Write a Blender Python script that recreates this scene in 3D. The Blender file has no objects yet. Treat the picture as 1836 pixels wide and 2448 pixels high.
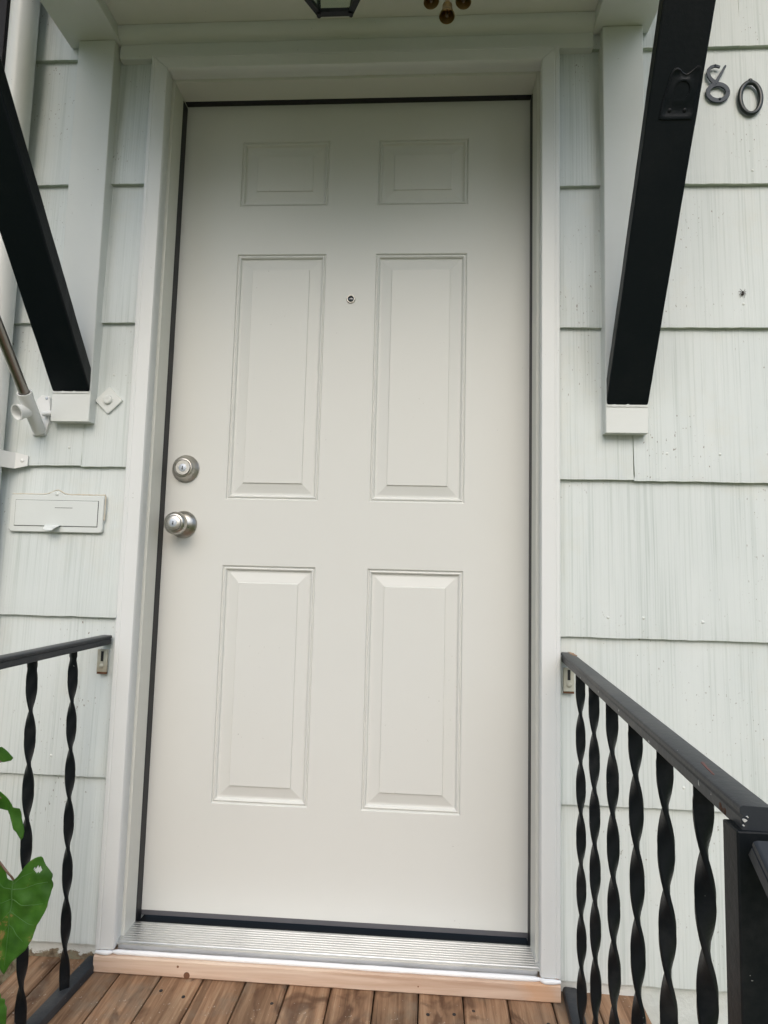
import bpy, bmesh, math, random
from mathutils import Vector, Matrix, noise
random.seed(7)
PI = math.pi
scene = bpy.context.scene
COL = scene.collection

# ------------------------------------------------------------------ camera
cam_d = bpy.data.cameras.new("camera")
cam = bpy.data.objects.new("camera", cam_d)
COL.objects.link(cam)
Rc = Matrix(((0.99812534, 0.05593249, 0.02484659),
             (-0.01980155, -0.08901164, 0.99583373),
             (0.0579111, -0.99445889, -0.08773722))).transposed()
cam.matrix_world = Matrix.Translation((0.18035, -1.4085, 0.81663)) @ Rc.to_4x4()
cam_d.sensor_fit = 'VERTICAL'
cam_d.sensor_height = 24.48
cam_d.lens = 14.00
cam_d.clip_start = 0.01
cam_d.clip_end = 500
scene.camera = cam

# ------------------------------------------------------------------ sky, sun, exposure (bright overcast)
SUN_EL, SUN_AZ = math.radians(40), math.radians(178)      # azimuth from +Y clockwise
world = bpy.data.worlds.new("World")
scene.world = world
world.use_nodes = True
wt = world.node_tree
wt.nodes.clear()
wo = wt.nodes.new('ShaderNodeOutputWorld')
wb = wt.nodes.new('ShaderNodeBackground')
ws = wt.nodes.new('ShaderNodeTexSky')
ws.sky_type = 'NISHITA'
ws.sun_disc = False
ws.sun_elevation = SUN_EL
ws.sun_rotation = SUN_AZ
ws.dust_density = 4.0
ws.air_density = 1.0
whs = wt.nodes.new('ShaderNodeHueSaturation')
whs.inputs['Saturation'].default_value = 1.0
wt.links.new(ws.outputs[0], whs.inputs['Color'])
wt.links.new(whs.outputs[0], wb.inputs['Color'])
wb.inputs['Strength'].default_value = 0.15
wt.links.new(wb.outputs[0], wo.inputs['Surface'])
sd = bpy.data.lights.new("sun", 'SUN')
sd.energy = 1.0
sd.angle = math.radians(88)
sd.color = (0.73, 0.905, 1.0)
sun = bpy.data.objects.new("sun", sd)
COL.objects.link(sun)
sdir = Vector((math.sin(SUN_AZ) * math.cos(SUN_EL), math.cos(SUN_AZ) * math.cos(SUN_EL), math.sin(SUN_EL)))
sun.rotation_euler = sdir.to_track_quat('Z', 'Y').to_euler()
scene.view_settings.view_transform = 'Standard'
scene.view_settings.look = 'None'
scene.view_settings.gamma = 1.0
scene.view_settings.use_curve_mapping = False
scene.view_settings.exposure = 0.31


# ------------------------------------------------------------------ materials
class NT:
    def __init__(s, name):
        s.m = bpy.data.materials.new(name)
        s.m.use_nodes = True
        s.t = s.m.node_tree
        s.b = s.t.nodes['Principled BSDF']
        s.tc = s.t.nodes.new('ShaderNodeTexCoord')
        s.oi = s.t.nodes.new('ShaderNodeObjectInfo')

    def n(s, typ, **kw):
        nd = s.t.nodes.new(typ)
        for k, v in kw.items():
            setattr(nd, k, v)
        return nd

    def l(s, a, b):
        s.t.links.new(a, b)

    def coord(s, scale=(1, 1, 1), rnd=0.0, which='Object'):
        mp = s.n('ShaderNodeMapping')
        mp.inputs['Scale'].default_value = scale
        src = s.tc.outputs[which]
        if rnd:
            mu = s.n('ShaderNodeMath', operation='MULTIPLY')
            s.l(s.oi.outputs['Random'], mu.inputs[0])
            mu.inputs[1].default_value = rnd
            ad = s.n('ShaderNodeVectorMath', operation='ADD')
            s.l(src, ad.inputs[0])
            s.l(mu.outputs[0], ad.inputs[1])
            src = ad.outputs[0]
        s.l(src, mp.inputs['Vector'])
        return mp.outputs[0]

    def noise(s, scale=5, detail=4, rough=0.55, vscale=(1, 1, 1), rnd=0.0, dist=0.0, which='Object'):
        nd = s.n('ShaderNodeTexNoise')
        nd.inputs['Scale'].default_value = scale
        nd.inputs['Detail'].default_value = detail
        nd.inputs['Roughness'].default_value = rough
        nd.inputs['Distortion'].default_value = dist
        s.l(s.coord(vscale, rnd, which), nd.inputs['Vector'])
        return nd.outputs['Fac']

    def ramp(s, fac, stops):
        r = s.n('ShaderNodeValToRGB')
        els = r.color_ramp.elements
        while len(els) < len(stops):
            els.new(0.5)
        for e, (p, c) in zip(els, stops):
            e.position = p
            e.color = c if len(c) == 4 else (*c, 1)
        s.l(fac, r.inputs[0])
        return r.outputs[0]

    def gray(s, fac, a, b):
        return s.ramp(fac, [(a, (0, 0, 0, 1)), (b, (1, 1, 1, 1))])

    def mix(s, fac, a, b, mode='MIX'):
        m = s.n('ShaderNodeMix', data_type='RGBA', blend_type=mode)
        if isinstance(fac, (int, float)):
            m.inputs[0].default_value = fac
        else:
            s.l(fac, m.inputs[0])
        for v, i in ((a, 6), (b, 7)):
            if isinstance(v, tuple):
                m.inputs[i].default_value = v if len(v) == 4 else (*v, 1)
            else:
                s.l(v, m.inputs[i])
        return m.outputs[2]

    def math(s, op, a, b=0.0):
        m = s.n('ShaderNodeMath', operation=op)
        for v, i in ((a, 0), (b, 1)):
            if isinstance(v, (int, float)):
                m.inputs[i].default_value = v
            else:
                s.l(v, m.inputs[i])
        return m.outputs[0]

    def bump(s, h, strength=0.3, dist=0.001, prev=None):
        b = s.n('ShaderNodeBump')
        b.inputs['Strength'].default_value = strength
        b.inputs['Distance'].default_value = dist
        s.l(h, b.inputs['Height'])
        if prev:
            s.l(prev, b.inputs['Normal'])
        s.l(b.outputs[0], s.b.inputs['Normal'])
        return b.outputs[0]

    def fin(s, col, rough=0.5, metal=0.0, spec=0.5):
        for v, k in ((col, 'Base Color'), (rough, 'Roughness')):
            if isinstance(v, tuple):
                s.b.inputs[k].default_value = (*v[:3], 1)
            elif isinstance(v, (int, float)):
                s.b.inputs[k].default_value = v
            else:
                s.l(v, s.b.inputs[k])
        s.b.inputs['Metallic'].default_value = metal
        s.b.inputs['Specular IOR Level'].default_value = spec
        return s.m


def mat_paint(name, col, rough=0.5, grime=(0.45, 0.44, 0.38), amt=0.12, bstr=0.15, bscale=60, spec=0.35):
    N = NT(name)
    g = N.gray(N.noise(3.0, 6, 0.6, rnd=9), 0.45, 0.8)
    c = N.mix(N.math('MULTIPLY', g, amt), col, grime)
    sp = N.gray(N.noise(170, 2, 0.5, rnd=5), 0.735, 0.775)
    sm = N.gray(N.noise(7, 2, 0.5, rnd=3), 0.5, 0.62)
    c = N.mix(N.math('MULTIPLY', N.math('MULTIPLY', sp, sm), 0.45), c, (0.16, 0.15, 0.12))
    h = N.noise(bscale, 4, 0.6, rnd=4)
    N.bump(h, bstr, 0.001)
    return N.fin(c, rough, 0, spec)


def mat_shingle(name, streak):
    N = NT(name)
    r = 17.0
    a = N.noise(230, 2, 0.55, (1, 0.0, 0.010), rnd=r)
    b = N.noise(48, 3, 0.65, (1, 0.0, 0.012), rnd=r)
    w = N.noise(9, 3, 0.6, (1, 0.0, 0.25), rnd=r)
    h = N.math('ADD', N.math('MULTIPLY', a, 0.72), N.math('MULTIPLY', b, 0.42))
    fine = N.noise(420, 2, 0.5, (1, 1, 0.25), rnd=r)
    h2 = N.math('ADD', h, N.math('MULTIPLY', fine, 0.10))
    N.bump(h2, 0.62, 0.0024)
    low = N.gray(h, 0.58, 0.40)
    inv = N.ramp(h, [(0.44, (1, 1, 1, 1)), (0.56, (0.12, 0.12, 0.12, 1)), (0.64, (0, 0, 0, 1))])
    wm = N.gray(w, 0.35, 0.75)
    base = N.mix(wm, (0.645, 0.685, 0.68), (0.60, 0.645, 0.64))
    dirt = N.math('MULTIPLY', N.math('MULTIPLY', inv, N.math('ADD', N.math('MULTIPLY', wm, 0.8), 0.25)), streak)
    c = N.mix(dirt, base, (0.30, 0.36, 0.33))
    # blotchy yellowish weathering and dark specks
    bl = N.gray(N.noise(4.5, 5, 0.7, rnd=r), 0.55, 0.85)
    c = N.mix(N.math('MULTIPLY', bl, 0.35), c, (0.60, 0.56, 0.44))
    sp = N.gray(N.noise(210, 1.5, 0.5, (1, 1, 0.55), rnd=3), 0.70, 0.75)
    sm = N.gray(N.noise(3.2, 2, 0.5, rnd=7), 0.50, 0.62)
    c = N.mix(N.math('MULTIPLY', N.math('MULTIPLY', sp, sm), 0.75), c, (0.13, 0.09, 0.06))
    return N.fin(c, 0.5, 0, 0.35)


def mat_black(name, col=(0.0035, 0.0062, 0.0090), rough=0.55, dust=0.12):
    N = NT(name)
    g = N.gray(N.noise(7, 6, 0.7, rnd=5), 0.5, 0.85)
    c = N.mix(N.math('MULTIPLY', g, dust), col, (0.16, 0.15, 0.14))
    ch = N.gray(N.noise(150, 2, 0.5, rnd=11), 0.775, 0.79)
    c = N.mix(N.math('MULTIPLY', ch, min(1.0, dust * 2.5)), c, (0.45, 0.44, 0.42))
    N.bump(N.math('ADD', N.noise(130, 4, 0.6), N.math('MULTIPLY', N.noise(40, 4, 0.6, (1, 1, 0.08)), 0.7)), 0.30, 0.0012)
    return N.fin(c, rough, 0, 0.22)


def mat_wood_deck():
    N = NT('weathered_deck_wood')
    r = 31.0
    gr = N.noise(70, 5, 0.65, (1, 0.05, 1), rnd=r, dist=0.6)
    big = N.noise(6, 5, 0.65, (1, 0.35, 1), rnd=r, dist=0.8)
    rings = N.noise(22, 3, 0.6, (1, 0.12, 1), rnd=r, dist=2.0)
    c = N.ramp(gr, [(0.25, (0.13, 0.070, 0.041)), (0.5, (0.325, 0.205, 0.132)), (0.75, (0.50, 0.36, 0.25))])
    c2 = N.ramp(big, [(0.30, (0.42, 0.40, 0.36)), (0.5, (0.9, 0.85, 0.78)), (0.72, (1.15, 1.05, 0.95))])
    c = N.mix(1.0, c, c2, 'MULTIPLY')
    lines = N.ramp(rings, [(0.46, (1, 1, 1, 1)), (0.5, (0.45, 0.36, 0.28, 1)), (0.54, (1, 1, 1, 1))])
    c = N.mix(0.15, c, lines, 'MULTIPLY')
    st = N.gray(N.noise(13, 3, 0.6, (1, 0.6, 1), rnd=23, dist=1.2), 0.53, 0.64)
    c = N.mix(N.math('MULTIPLY', st, 0.75), c, (0.085, 0.042, 0.024))
    crk = N.ramp(N.noise(38, 4, 0.6, (1, 0.035, 1), rnd=r + 7), [(0.0, (0, 0, 0, 1)), (0.335, (1, 1, 1, 1)), (0.36, (0, 0, 0, 1))])
    c = N.mix(N.math('MULTIPLY', crk, 0.5), c, (0.05, 0.028, 0.016))
    gy = N.gray(N.noise(8, 4, 0.7, rnd=21), 0.5, 0.72)
    c = N.mix(N.math('MULTIPLY', gy, 0.7), c, (0.21, 0.18, 0.14))
    sp = N.gray(N.noise(160, 1, 0.5), 0.735, 0.755)
    c = N.mix(N.math('MULTIPLY', sp, 0.4), c, (0.6, 0.55, 0.48))
    N.bump(N.math('ADD', gr, N.math('MULTIPLY', N.noise(190, 3, 0.6, (1, 0.05, 1), rnd=r), 0.7)), 0.6, 0.0015)
    return N.fin(c, 0.7, 0, 0.3)


def mat_wood_new():
    N = NT('fresh_pine')
    gr = N.noise(26, 5, 0.6, (0.10, 1.4, 1.4), rnd=3, dist=0.9)
    c = N.ramp(gr, [(0.3, (0.50, 0.35, 0.26)), (0.5, (0.63, 0.48, 0.38)), (0.7, (0.71, 0.58, 0.475))])
    fi = N.noise(150, 3, 0.6, (0.03, 1, 1), dist=0.4)
    c = N.mix(0.35, c, N.ramp(fi, [(0.35, (0.78, 0.68, 0.58)), (0.65, (1, 1, 1))]), 'MULTIPLY')
    bl = N.gray(N.noise(9, 3, 0.6, (0.35, 1, 1), dist=0.6), 0.62, 0.70)
    c = N.mix(N.math('MULTIPLY', bl, 0.5), c, (0.62, 0.32, 0.15))
    N.bump(fi, 0.25, 0.0008)
    return N.fin(c, 0.65, 0, 0.3)


def mat_simple(name, col, rough=0.5, metal=0.0, spec=0.5, bs=0.0, bsc=80, var=None):
    N = NT(name)
    c = col
    if var:
        c = N.mix(N.gray(N.noise(12, 4, 0.6, rnd=4), 0.4, 0.7), col, var)
    if bs:
        N.bump(N.noise(bsc, 3, 0.6), bs, 0.001)
    return N.fin(c, rough, metal, spec)


def mat_nickel():
    N = NT('satin_nickel')
    a = N.noise(300, 2, 0.5, (1, 1, 0.03))
    N.bump(a, 0.06, 0.0005)
    rr = N.ramp(N.noise(30, 3), [(0.3, (0.26,) * 3), (0.7, (0.36,) * 3)])
    return N.fin((0.47, 0.455, 0.42), rr, 1.0, 0.5)


def mat_leaf():
    N = NT('vine_leaf')
    g = N.noise(26, 4, 0.6)
    c = N.ramp(g, [(0.3, (0.025, 0.085, 0.012)), (0.55, (0.055, 0.165, 0.02)), (0.8, (0.12, 0.26, 0.04))])
    s = N.gray(N.noise(110, 3, 0.7), 0.52, 0.56)
    sm = N.gray(N.noise(24, 2, 0.5), 0.58, 0.64)
    c = N.mix(N.math('MULTIPLY', s, sm), c, (0.30, 0.20, 0.07))
    N.bump(N.noise(45, 3), 0.5, 0.002)
    N.fin(c, 0.45, 0, 0.4)
    N.b.inputs['Subsurface Weight'].default_value = 0.0
    tr = N.n('ShaderNodeBsdfTranslucent')
    tr.inputs['Color'].default_value = (0.12, 0.30, 0.03, 1)
    ms = N.n('ShaderNodeMixShader')
    ms.inputs[0].default_value = 0.3
    out = N.t.nodes['Material Output']
    N.l(N.b.outputs[0], ms.inputs[1])
    N.l(tr.outputs[0], ms.inputs[2])
    N.l(ms.outputs[0], out.inputs['Surface'])
    return N.m


M = {}
M['door'] = mat_paint('door_paint', (0.648, 0.658, 0.636), 0.42, amt=0.05, bstr=0.05, bscale=350)
M['jamb'] = mat_paint('jamb_paint', (0.655, 0.66, 0.615), 0.42, amt=0.06, bstr=0.06, bscale=200)
M['casing'] = mat_paint('casing_paint', (0.70, 0.72, 0.72), 0.45, amt=0.10, bstr=0.12, bscale=70)
M['trim'] = mat_paint('trim_paint', (0.68, 0.705, 0.69), 0.5, amt=0.16, bstr=0.35, bscale=45)
M['ceiling'] = mat_paint('ceiling_paint', (0.70, 0.71, 0.66), 0.6, amt=0.2, bstr=0.2, bscale=90)
M['shingle'] = mat_shingle('striated_shingle_paint', 0.44)
M['butt'] = mat_simple('shingle_butt_edge', (0.50, 0.55, 0.47), 0.7, bs=0.6, bsc=160, var=(0.34, 0.40, 0.33))
M['black'] = mat_black('black_timber_paint', rough=0.38, dust=0.03)
M['iron'] = mat_black('black_iron_paint', (0.006, 0.008, 0.010), 0.42, 0.22)
M['railtop'] = mat_black('worn_sheen_rail_paint', (0.030, 0.034, 0.040), 0.38, 0.45)  # grey sheen put into the base colour, on top of wear and dust
M['rubber'] = mat_simple('weatherstrip_rubber', (0.008, 0.009, 0.012), 0.5)
M['sweep'] = mat_simple('sweep_vinyl', (0.10, 0.10, 0.112), 0.4)
M['alu'] = mat_simple('mill_aluminium', (0.80, 0.81, 0.82), 0.34, 1.0, bs=0.1, bsc=200, var=(0.70, 0.71, 0.72))
M['caulk'] = mat_simple('white_caulk', (0.86, 0.87, 0.89), 0.4, bs=0.3, bsc=60)
M['deck'] = mat_wood_deck()
M['pine'] = mat_wood_new()
M['nickel'] = mat_nickel()
M['steel'] = mat_simple('steel_lock', (0.50, 0.55, 0.62), 0.5, 0.6)
M['nickel_face'] = mat_simple('nickel_lock_face', (0.60, 0.59, 0.56), 0.42, 1.0)
M['dark'] = mat_simple('dark_slot', (0.01, 0.01, 0.012), 0.6)
M['pole'] = mat_simple('brushed_steel_pole', (0.30, 0.28, 0.26), 0.30, 1.0, bs=0.1)
M['white_metal'] = mat_simple('white_painted_metal', (0.72, 0.73, 0.72), 0.35, bs=0.15, bsc=40)
M['pipe'] = mat_paint('downpipe_paint', (0.73, 0.745, 0.73), 0.35, amt=0.08, bstr=0.08, bscale=40)
M['brass'] = mat_simple('aged_brass', (0.36, 0.26, 0.12), 0.38, 1.0, bs=0.2, bsc=120, var=(0.22, 0.15, 0.08))
M['cord'] = mat_simple('brown_cord', (0.10, 0.07, 0.045), 0.8)
M['leaf'] = mat_leaf()
M['knot'] = mat_simple('pine_knot', (0.24, 0.11, 0.06), 0.6, bs=0.5, bsc=200, var=(0.12, 0.055, 0.03))
M['vein'] = mat_simple('leaf_vein', (0.06, 0.16, 0.03), 0.5)
M['stem'] = mat_simple('reddish_stem', (0.13, 0.075, 0.05), 0.5)
M['number'] = mat_simple('blue_black_numeral', (0.015, 0.028, 0.046), 0.5)
M['number0'] = mat_simple('green_black_numeral', (0.010, 0.017, 0.018), 0.3)
M['spider'] = mat_simple('spider_brown', (0.03, 0.022, 0.018), 0.6)
M['shutter'] = mat_black('dark_shutter_paint', (0.010, 0.010, 0.014), 0.6, 0.05)
M['oldmetal'] = mat_simple('old_rusty_painted_metal', (0.50, 0.51, 0.44), 0.6, bs=0.5, bsc=120, var=(0.30, 0.25, 0.17))
M['rust'] = mat_simple('rust_patch', (0.17, 0.07, 0.03), 0.8, bs=0.8, bsc=300, var=(0.06, 0.03, 0.02))
M['redpaint'] = mat_simple('red_primer_patch', (0.17, 0.065, 0.055), 0.6)
M['bark'] = mat_simple('bark', (0.10, 0.075, 0.055), 0.9, bs=0.8, bsc=20)
M['foliage'] = mat_simple('tree_foliage', (0.035, 0.075, 0.02), 0.6, var=(0.065, 0.12, 0.03))
M['lawn'] = mat_simple('lawn_grass', (0.115, 0.14, 0.04), 0.9, bs=1.0, bsc=60, var=(0.15, 0.165, 0.05))
M['concrete'] = mat_simple('path_concrete', (0.44, 0.42, 0.36), 0.85, bs=0.4, bsc=90, var=(0.27, 0.26, 0.24))
M['timberdark'] = mat_simple('damp_framing', (0.06, 0.04, 0.025), 0.85)


def mat_foundation():
    N = NT('peeling_painted_foundation')
    c = N.mix(N.gray(N.noise(6, 5, 0.6), 0.45, 0.75), (0.62, 0.645, 0.63), (0.52, 0.56, 0.55))
    sep = N.n('ShaderNodeSeparateXYZ')
    N.l(N.tc.outputs['Object'], sep.inputs[0])
    # bare patches low on the wall at the left corner: object z is height above the wall base
    z = N.math('ADD', sep.outputs['Z'], N.math('MULTIPLY', N.math('SUBTRACT', N.noise(28, 4, 0.7, (1, 1, 1.6)), 0.5), 0.07))
    low = N.ramp(z, [(0.0, (1, 1, 1, 1)), (0.470, (1, 1, 1, 1)), (0.472, (0, 0, 0, 1))])
    xm = N.ramp(sep.outputs['X'], [(0.0, (1, 1, 1, 1)), (0.001, (0, 0, 0, 1))])
    m = N.math('MULTIPLY', low, xm)
    bare = N.ramp(N.noise(60, 4, 0.7), [(0.35, (0.10, 0.075, 0.05)), (0.55, (0.24, 0.20, 0.14)), (0.7, (0.18, 0.23, 0.17))])
    c = N.mix(m, c, bare)
    N.bump(N.noise(22, 5, 0.65), 0.7, 0.008)
    return N.fin(c, 0.55, 0, 0.4)


M['foundation'] = mat_foundation()


def mat_glass():
    N = NT('lantern_glass')
    N.fin((0.75, 0.82, 0.75), 0.08)
    N.b.inputs['Transmission Weight'].default_value = 0.95
    N.b.inputs['IOR'].default_value = 1.05
    return N.m


M['glass'] = mat_glass()
M['slotpaint'] = mat_paint('slot_wall_paint', (0.655, 0.69, 0.68), 0.45, amt=0.15, bstr=0.3, bscale=60)
M['oldcaulk'] = mat_simple('old_caulk_stain', (0.56, 0.50, 0.40), 0.8, bs=0.5, bsc=150, var=(0.63, 0.64, 0.60))
M['tan'] = mat_simple('bare_tan_patch', (0.42, 0.27, 0.17), 0.8, bs=0.5, bsc=200, var=(0.22, 0.15, 0.10))
M['chip'] = mat_simple('white_paint_chip', (0.48, 0.49, 0.47), 0.6)
M['lens'] = mat_simple('peephole_lens', (0.02, 0.03, 0.04), 0.05, 0.0, 1.0)


# ------------------------------------------------------------------ mesh builder
class MB:
    def __init__(s):
        s.v, s.f, s.mi = [], [], []

    def add(s, vs, fs, mi=0):
        o = len(s.v)
        s.v += [Vector(p) for p in vs]
        s.f += [tuple(o + i for i in f) for f in fs]
        s.mi += [mi] * len(fs)
        return s

    def box(s, x0, x1, y0, y1, z0, z1, mi=0):
        x0, x1 = sorted((x0, x1)); y0, y1 = sorted((y0, y1)); z0, z1 = sorted((z0, z1))
        vs = [(x, y, z) for z in (z0, z1) for y in (y0, y1) for x in (x0, x1)]
        return s.add(vs, [(0, 2, 3, 1), (4, 5, 7, 6), (0, 1, 5, 4), (2, 6, 7, 3), (0, 4, 6, 2), (1, 3, 7, 5)], mi)

    def loops(s, rings, close=True, cap=True, mi=0):
        n = len(rings[0])
        vs = [p for r in rings for p in r]
        fs = []
        for i in range(len(rings) - 1):
            for j in range(n if close else n - 1):
                k = (j + 1) % n
                fs.append((i * n + j, i * n + k, (i + 1) * n + k, (i + 1) * n + j))
        if cap:
            fs.append(tuple(range(n))[::-1])
            fs.append(tuple((len(rings) - 1) * n + j for j in range(n)))
        return s.add(vs, fs, mi)

    def sweep(s, path, prof, up=(0, 0, 1), cap=True, mi=0, close=True):
        """prof: list of (side, up) offsets swept along path"""
        rings = []
        up = Vector(up)
        P = [Vector(p) for p in path]
        for i, p in enumerate(P):
            d = (P[min(i + 1, len(P) - 1)] - P[max(i - 1, 0)]).normalized()
            sd = d.cross(up).normalized()
            u = sd.cross(d).normalized()
            rings.append([p + sd * a + u * b for a, b in prof])
        return s.loops(rings, close, cap, mi)

    def tube(s, path, r, n=10, mi=0, up=(0, 0, 1)):
        P = [Vector(p) for p in path]
        rr = r if isinstance(r, (list, tuple)) else [r] * len(P)
        up = Vector(up)
        rings = []
        for i, p in enumerate(P):
            d = (P[min(i + 1, len(P) - 1)] - P[max(i - 1, 0)]).normalized()
            u0 = up if abs(d.dot(up)) < 0.95 else Vector((0.3, 1, 0)).normalized()
            sd = d.cross(u0).normalized()
            u = sd.cross(d).normalized()
            rings.append([p + (sd * math.cos(2 * PI * k / n) + u * math.sin(2 * PI * k / n)) * rr[i] for k in range(n)])
        return s.loops(rings, True, True, mi)

    def lathe(s, c, axis, prof, n=48, mi=0):
        """prof: (along axis, radius)"""
        c = Vector(c); a = Vector(axis).normalized()
        u = a.orthogonal().normalized(); w = a.cross(u)
        rings = [[c + a * h + (u * math.cos(2 * PI * k / n) + w * math.sin(2 * PI * k / n)) * max(r, 1e-5) for k in range(n)] for h, r in prof]
        return s.loops(rings, True, True, mi)

    def build(s, name, mats, parent=None, smooth=None, bevel=0.0, origin=None, bseg=2):
        me = bpy.data.meshes.new(name)
        xs = [p.x for p in s.v]; ys = [p.y for p in s.v]; zs = [p.z for p in s.v]
        if origin is None:
            origin = Vector(((min(xs) + max(xs)) / 2, (min(ys) + max(ys)) / 2, (min(zs) + max(zs)) / 2 if parent else min(zs)))
        origin = Vector(origin)
        me.from_pydata([p - origin for p in s.v], [], s.f)
        if not isinstance(mats, (list, tuple)):
            mats = [mats]
        for m in mats:
            me.materials.append(m)
        for p, i in zip(me.polygons, s.mi):
            p.material_index = i
        bm = bmesh.new(); bm.from_mesh(me)
        bmesh.ops.recalc_face_normals(bm, faces=bm.faces)
        bm.to_mesh(me); bm.free()
        if smooth is not None:
            me.polygons.foreach_set('use_smooth', [True] * len(me.polygons))
            me.set_sharp_from_angle(angle=math.radians(smooth))
        o = bpy.data.objects.new(name, me)
        COL.objects.link(o)
        if parent:
            o.parent = parent
            pw = parent.location.copy()
            q = parent.parent
            while q:
                pw += q.location
                q = q.parent
            o.location = origin - pw
        else:
            o.location = origin
        if bevel:
            b = o.modifiers.new('bevel', 'BEVEL')
            b.width = bevel; b.segments = bseg; b.limit_method = 'ANGLE'; b.angle_limit = math.radians(35)
            b.harden_normals = False
        return o


def tag(o, label=None, cat=None, group=None, kind=None):
    if label: o['label'] = label
    if cat: o['category'] = cat
    if group: o['group'] = group
    if kind: o['kind'] = kind
    return o


def thing(name, loc, label, cat, group=None):
    o = bpy.data.objects.new(name, None)
    o.empty_display_size = 0.05
    COL.objects.link(o)
    o.location = loc
    return tag(o, label, cat, group)


def copy_tree(o, parent=None, loc=None):
    c = o.copy(); COL.objects.link(c)
    if parent: c.parent = parent
    if loc: c.location = loc
    for ch in list(o.children):
        copy_tree(ch, c)
    return c


# ------------------------------------------------------------------ ground, path, steps
ZD = -0.062          # deck top
m = MB(); m.add([(-60, -60, -0.62), (60, -60, -0.62), (60, 60, -0.62), (-60, 60, -0.62)], [(0, 1, 2, 3)])
tag(m.build('lawn', M['lawn']), kind='structure')
m = MB(); m.box(-0.75, 0.95, -12, -1.9, -0.66, -0.60)
tag(m.build('garden_path', M['concrete'], bevel=0.005), kind='structure')
st = thing('deck_steps', (0.0, -1.35, -0.62), 'wooden steps leading down from the front of the deck', 'steps')
for k, (ya, zt) in enumerate(((-1.04, -0.245), (-1.33, -0.43))):
    for j in range(3):
        y1 = ya - j * 0.095
        m = MB(); m.box(-0.62, 0.62, y1 - 0.092, y1, zt - 0.036, zt)
        m.build('tread_board', M['deck'], st, bevel=0.003)
    for sx in (-0.58, 0.58):
        m = MB(); m.box(sx - 0.02, sx + 0.02, ya - 0.28, ya - 0.004, -0.62, zt - 0.037)
        m.build('stringer', M['timberdark'], st)

# ------------------------------------------------------------------ house wall
wall = thing('house_wall', (0, -0.05, -0.62), 'white painted shingle wall of the house around the front door', 'wall')
WX0, WX1 = -2.3, 2.3
m = MB()
m.box(WX0, -0.50, -0.076, 0.10, -0.62, 2.75); m.box(0.50, WX1, -0.076, 0.10, -0.62, 2.75)
m.box(-0.50, 0.50, -0.076, 0.10, 2.06, 2.75); m.box(-0.50, 0.50, -0.06, 0.10, -0.62, -0.03)
m.build('sheathing', M['timberdark'], wall)


def shingle(x0, x1, zb0, zb1, h, ragL, ragR, seed):
    """one clapboard shingle; zb0/zb1 bottom height at its left/right end; ragged side edges, uneven butt"""
    rnd = random.Random(seed)
    n = max(3, int((x1 - x0) / 0.009))
    rows = [0.0, 0.012, 0.04, 0.10, 0.2, 0.3, h]
    front, back = [], []
    H = 0.366
    for ri, dz in enumerate(rows):
        fr = []
        for i in range(n + 1):
            t = i / n
            x = x0 + (x1 - x0) * t
            if i == 0: x += ragL * (noise.noise(Vector((seed, dz * 60, 3))) * 0.0022)
            if i == n: x += ragR * (noise.noise(Vector((seed, dz * 60 + 9, 8))) * 0.0022)
            z = zb0 + (zb1 - zb0) * t + dz
            y = -0.0968 + dz / H * 0.0108
            wv = noise.noise(Vector((x * 3.1, z * 1.7, seed))) * 0.0010
            if ri == 0:
                z += noise.noise(Vector((x * 55, seed, 0))) * 0.0010 + noise.noise(Vector((x * 9, seed, 5))) * 0.0014
                y += noise.noise(Vector((x * 80, seed, 2))) * 0.0006 + 0.0006
            fr.append(Vector((x, y + wv, z)))
        front.append(fr)
    for fr in front:
        back.append([p + Vector((0, 0.0094, 0)) for p in fr])
    mb = MB()
    W = n + 1
    vs = [p for r in front for p in r] + [p for r in back for p in r]
    off = len(rows) * W
    fs, mi = [], []
    for r in range(len(rows) - 1):
        for i in range(n):
            a = r * W + i
            fs.append((a, a + 1, a + W + 1, a + W)); mi.append(0)
    for i in range(n):     # butt
        fs.append((i, off + i, off + i + 1, i + 1)); mi.append(1)
    for r in range(len(rows) - 1):
        a = r * W; fs.append((a, a + W, off + a + W, off + a)); mi.append(1)
        a = r * W + n; fs.append((a, off + a, off + a + W, a + W)); mi.append(1)
    a = (len(rows) - 1) * W
    for r in range(len(rows) - 1):
        fs.append((off + r * W, off + (r + 1) * W, off + (r + 1) * W + n, off + r * W + n)); mi.append(0)
    mb.v = vs; mb.f = fs; mb.mi = mi
    return mb.build('shingle', [M['shingle'], M['butt']], wall, smooth=40)


RZ = [-0.034, 0.318, 0.669, 1.014, 1.363, 1.703, 2.045, 2.392]
LZ = [-0.022, 0.328, 0.679, 1.026, 1.372, 1.722, 2.052, 2.396]
RJ = [[0.497, 1.05, 1.52, 2.28], [0.497, 1.09, 1.66, 2.28], [0.497, 1.08, 1.68, 2.28], [0.497, 0.656, 1.16, 1.75, 2.28],
      [0.497, 1.12, 1.62, 2.28], [0.497, 0.632, 1.13, 1.62, 2.28], [0.497, 0.911, 1.45, 2.28], [0.3, 1.0, 1.7, 2.28]]
LJ = [[-0.512, -0.97, -1.6, -2.28], [-0.512, -1.05, -1.72, -2.28], [-0.512, -0.86, -1.5, -2.28], [-0.512, -0.609, -1.12, -1.8, -2.28],
      [-0.512, -0.88, -1.4, -2.28], [-0.512, -0.60, -1.15, -1.7, -2.28], [-0.512, -0.745, -1.3, -2.28], [0.298, -0.5, -1.3, -2.28]]
sd_ = 0
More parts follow.
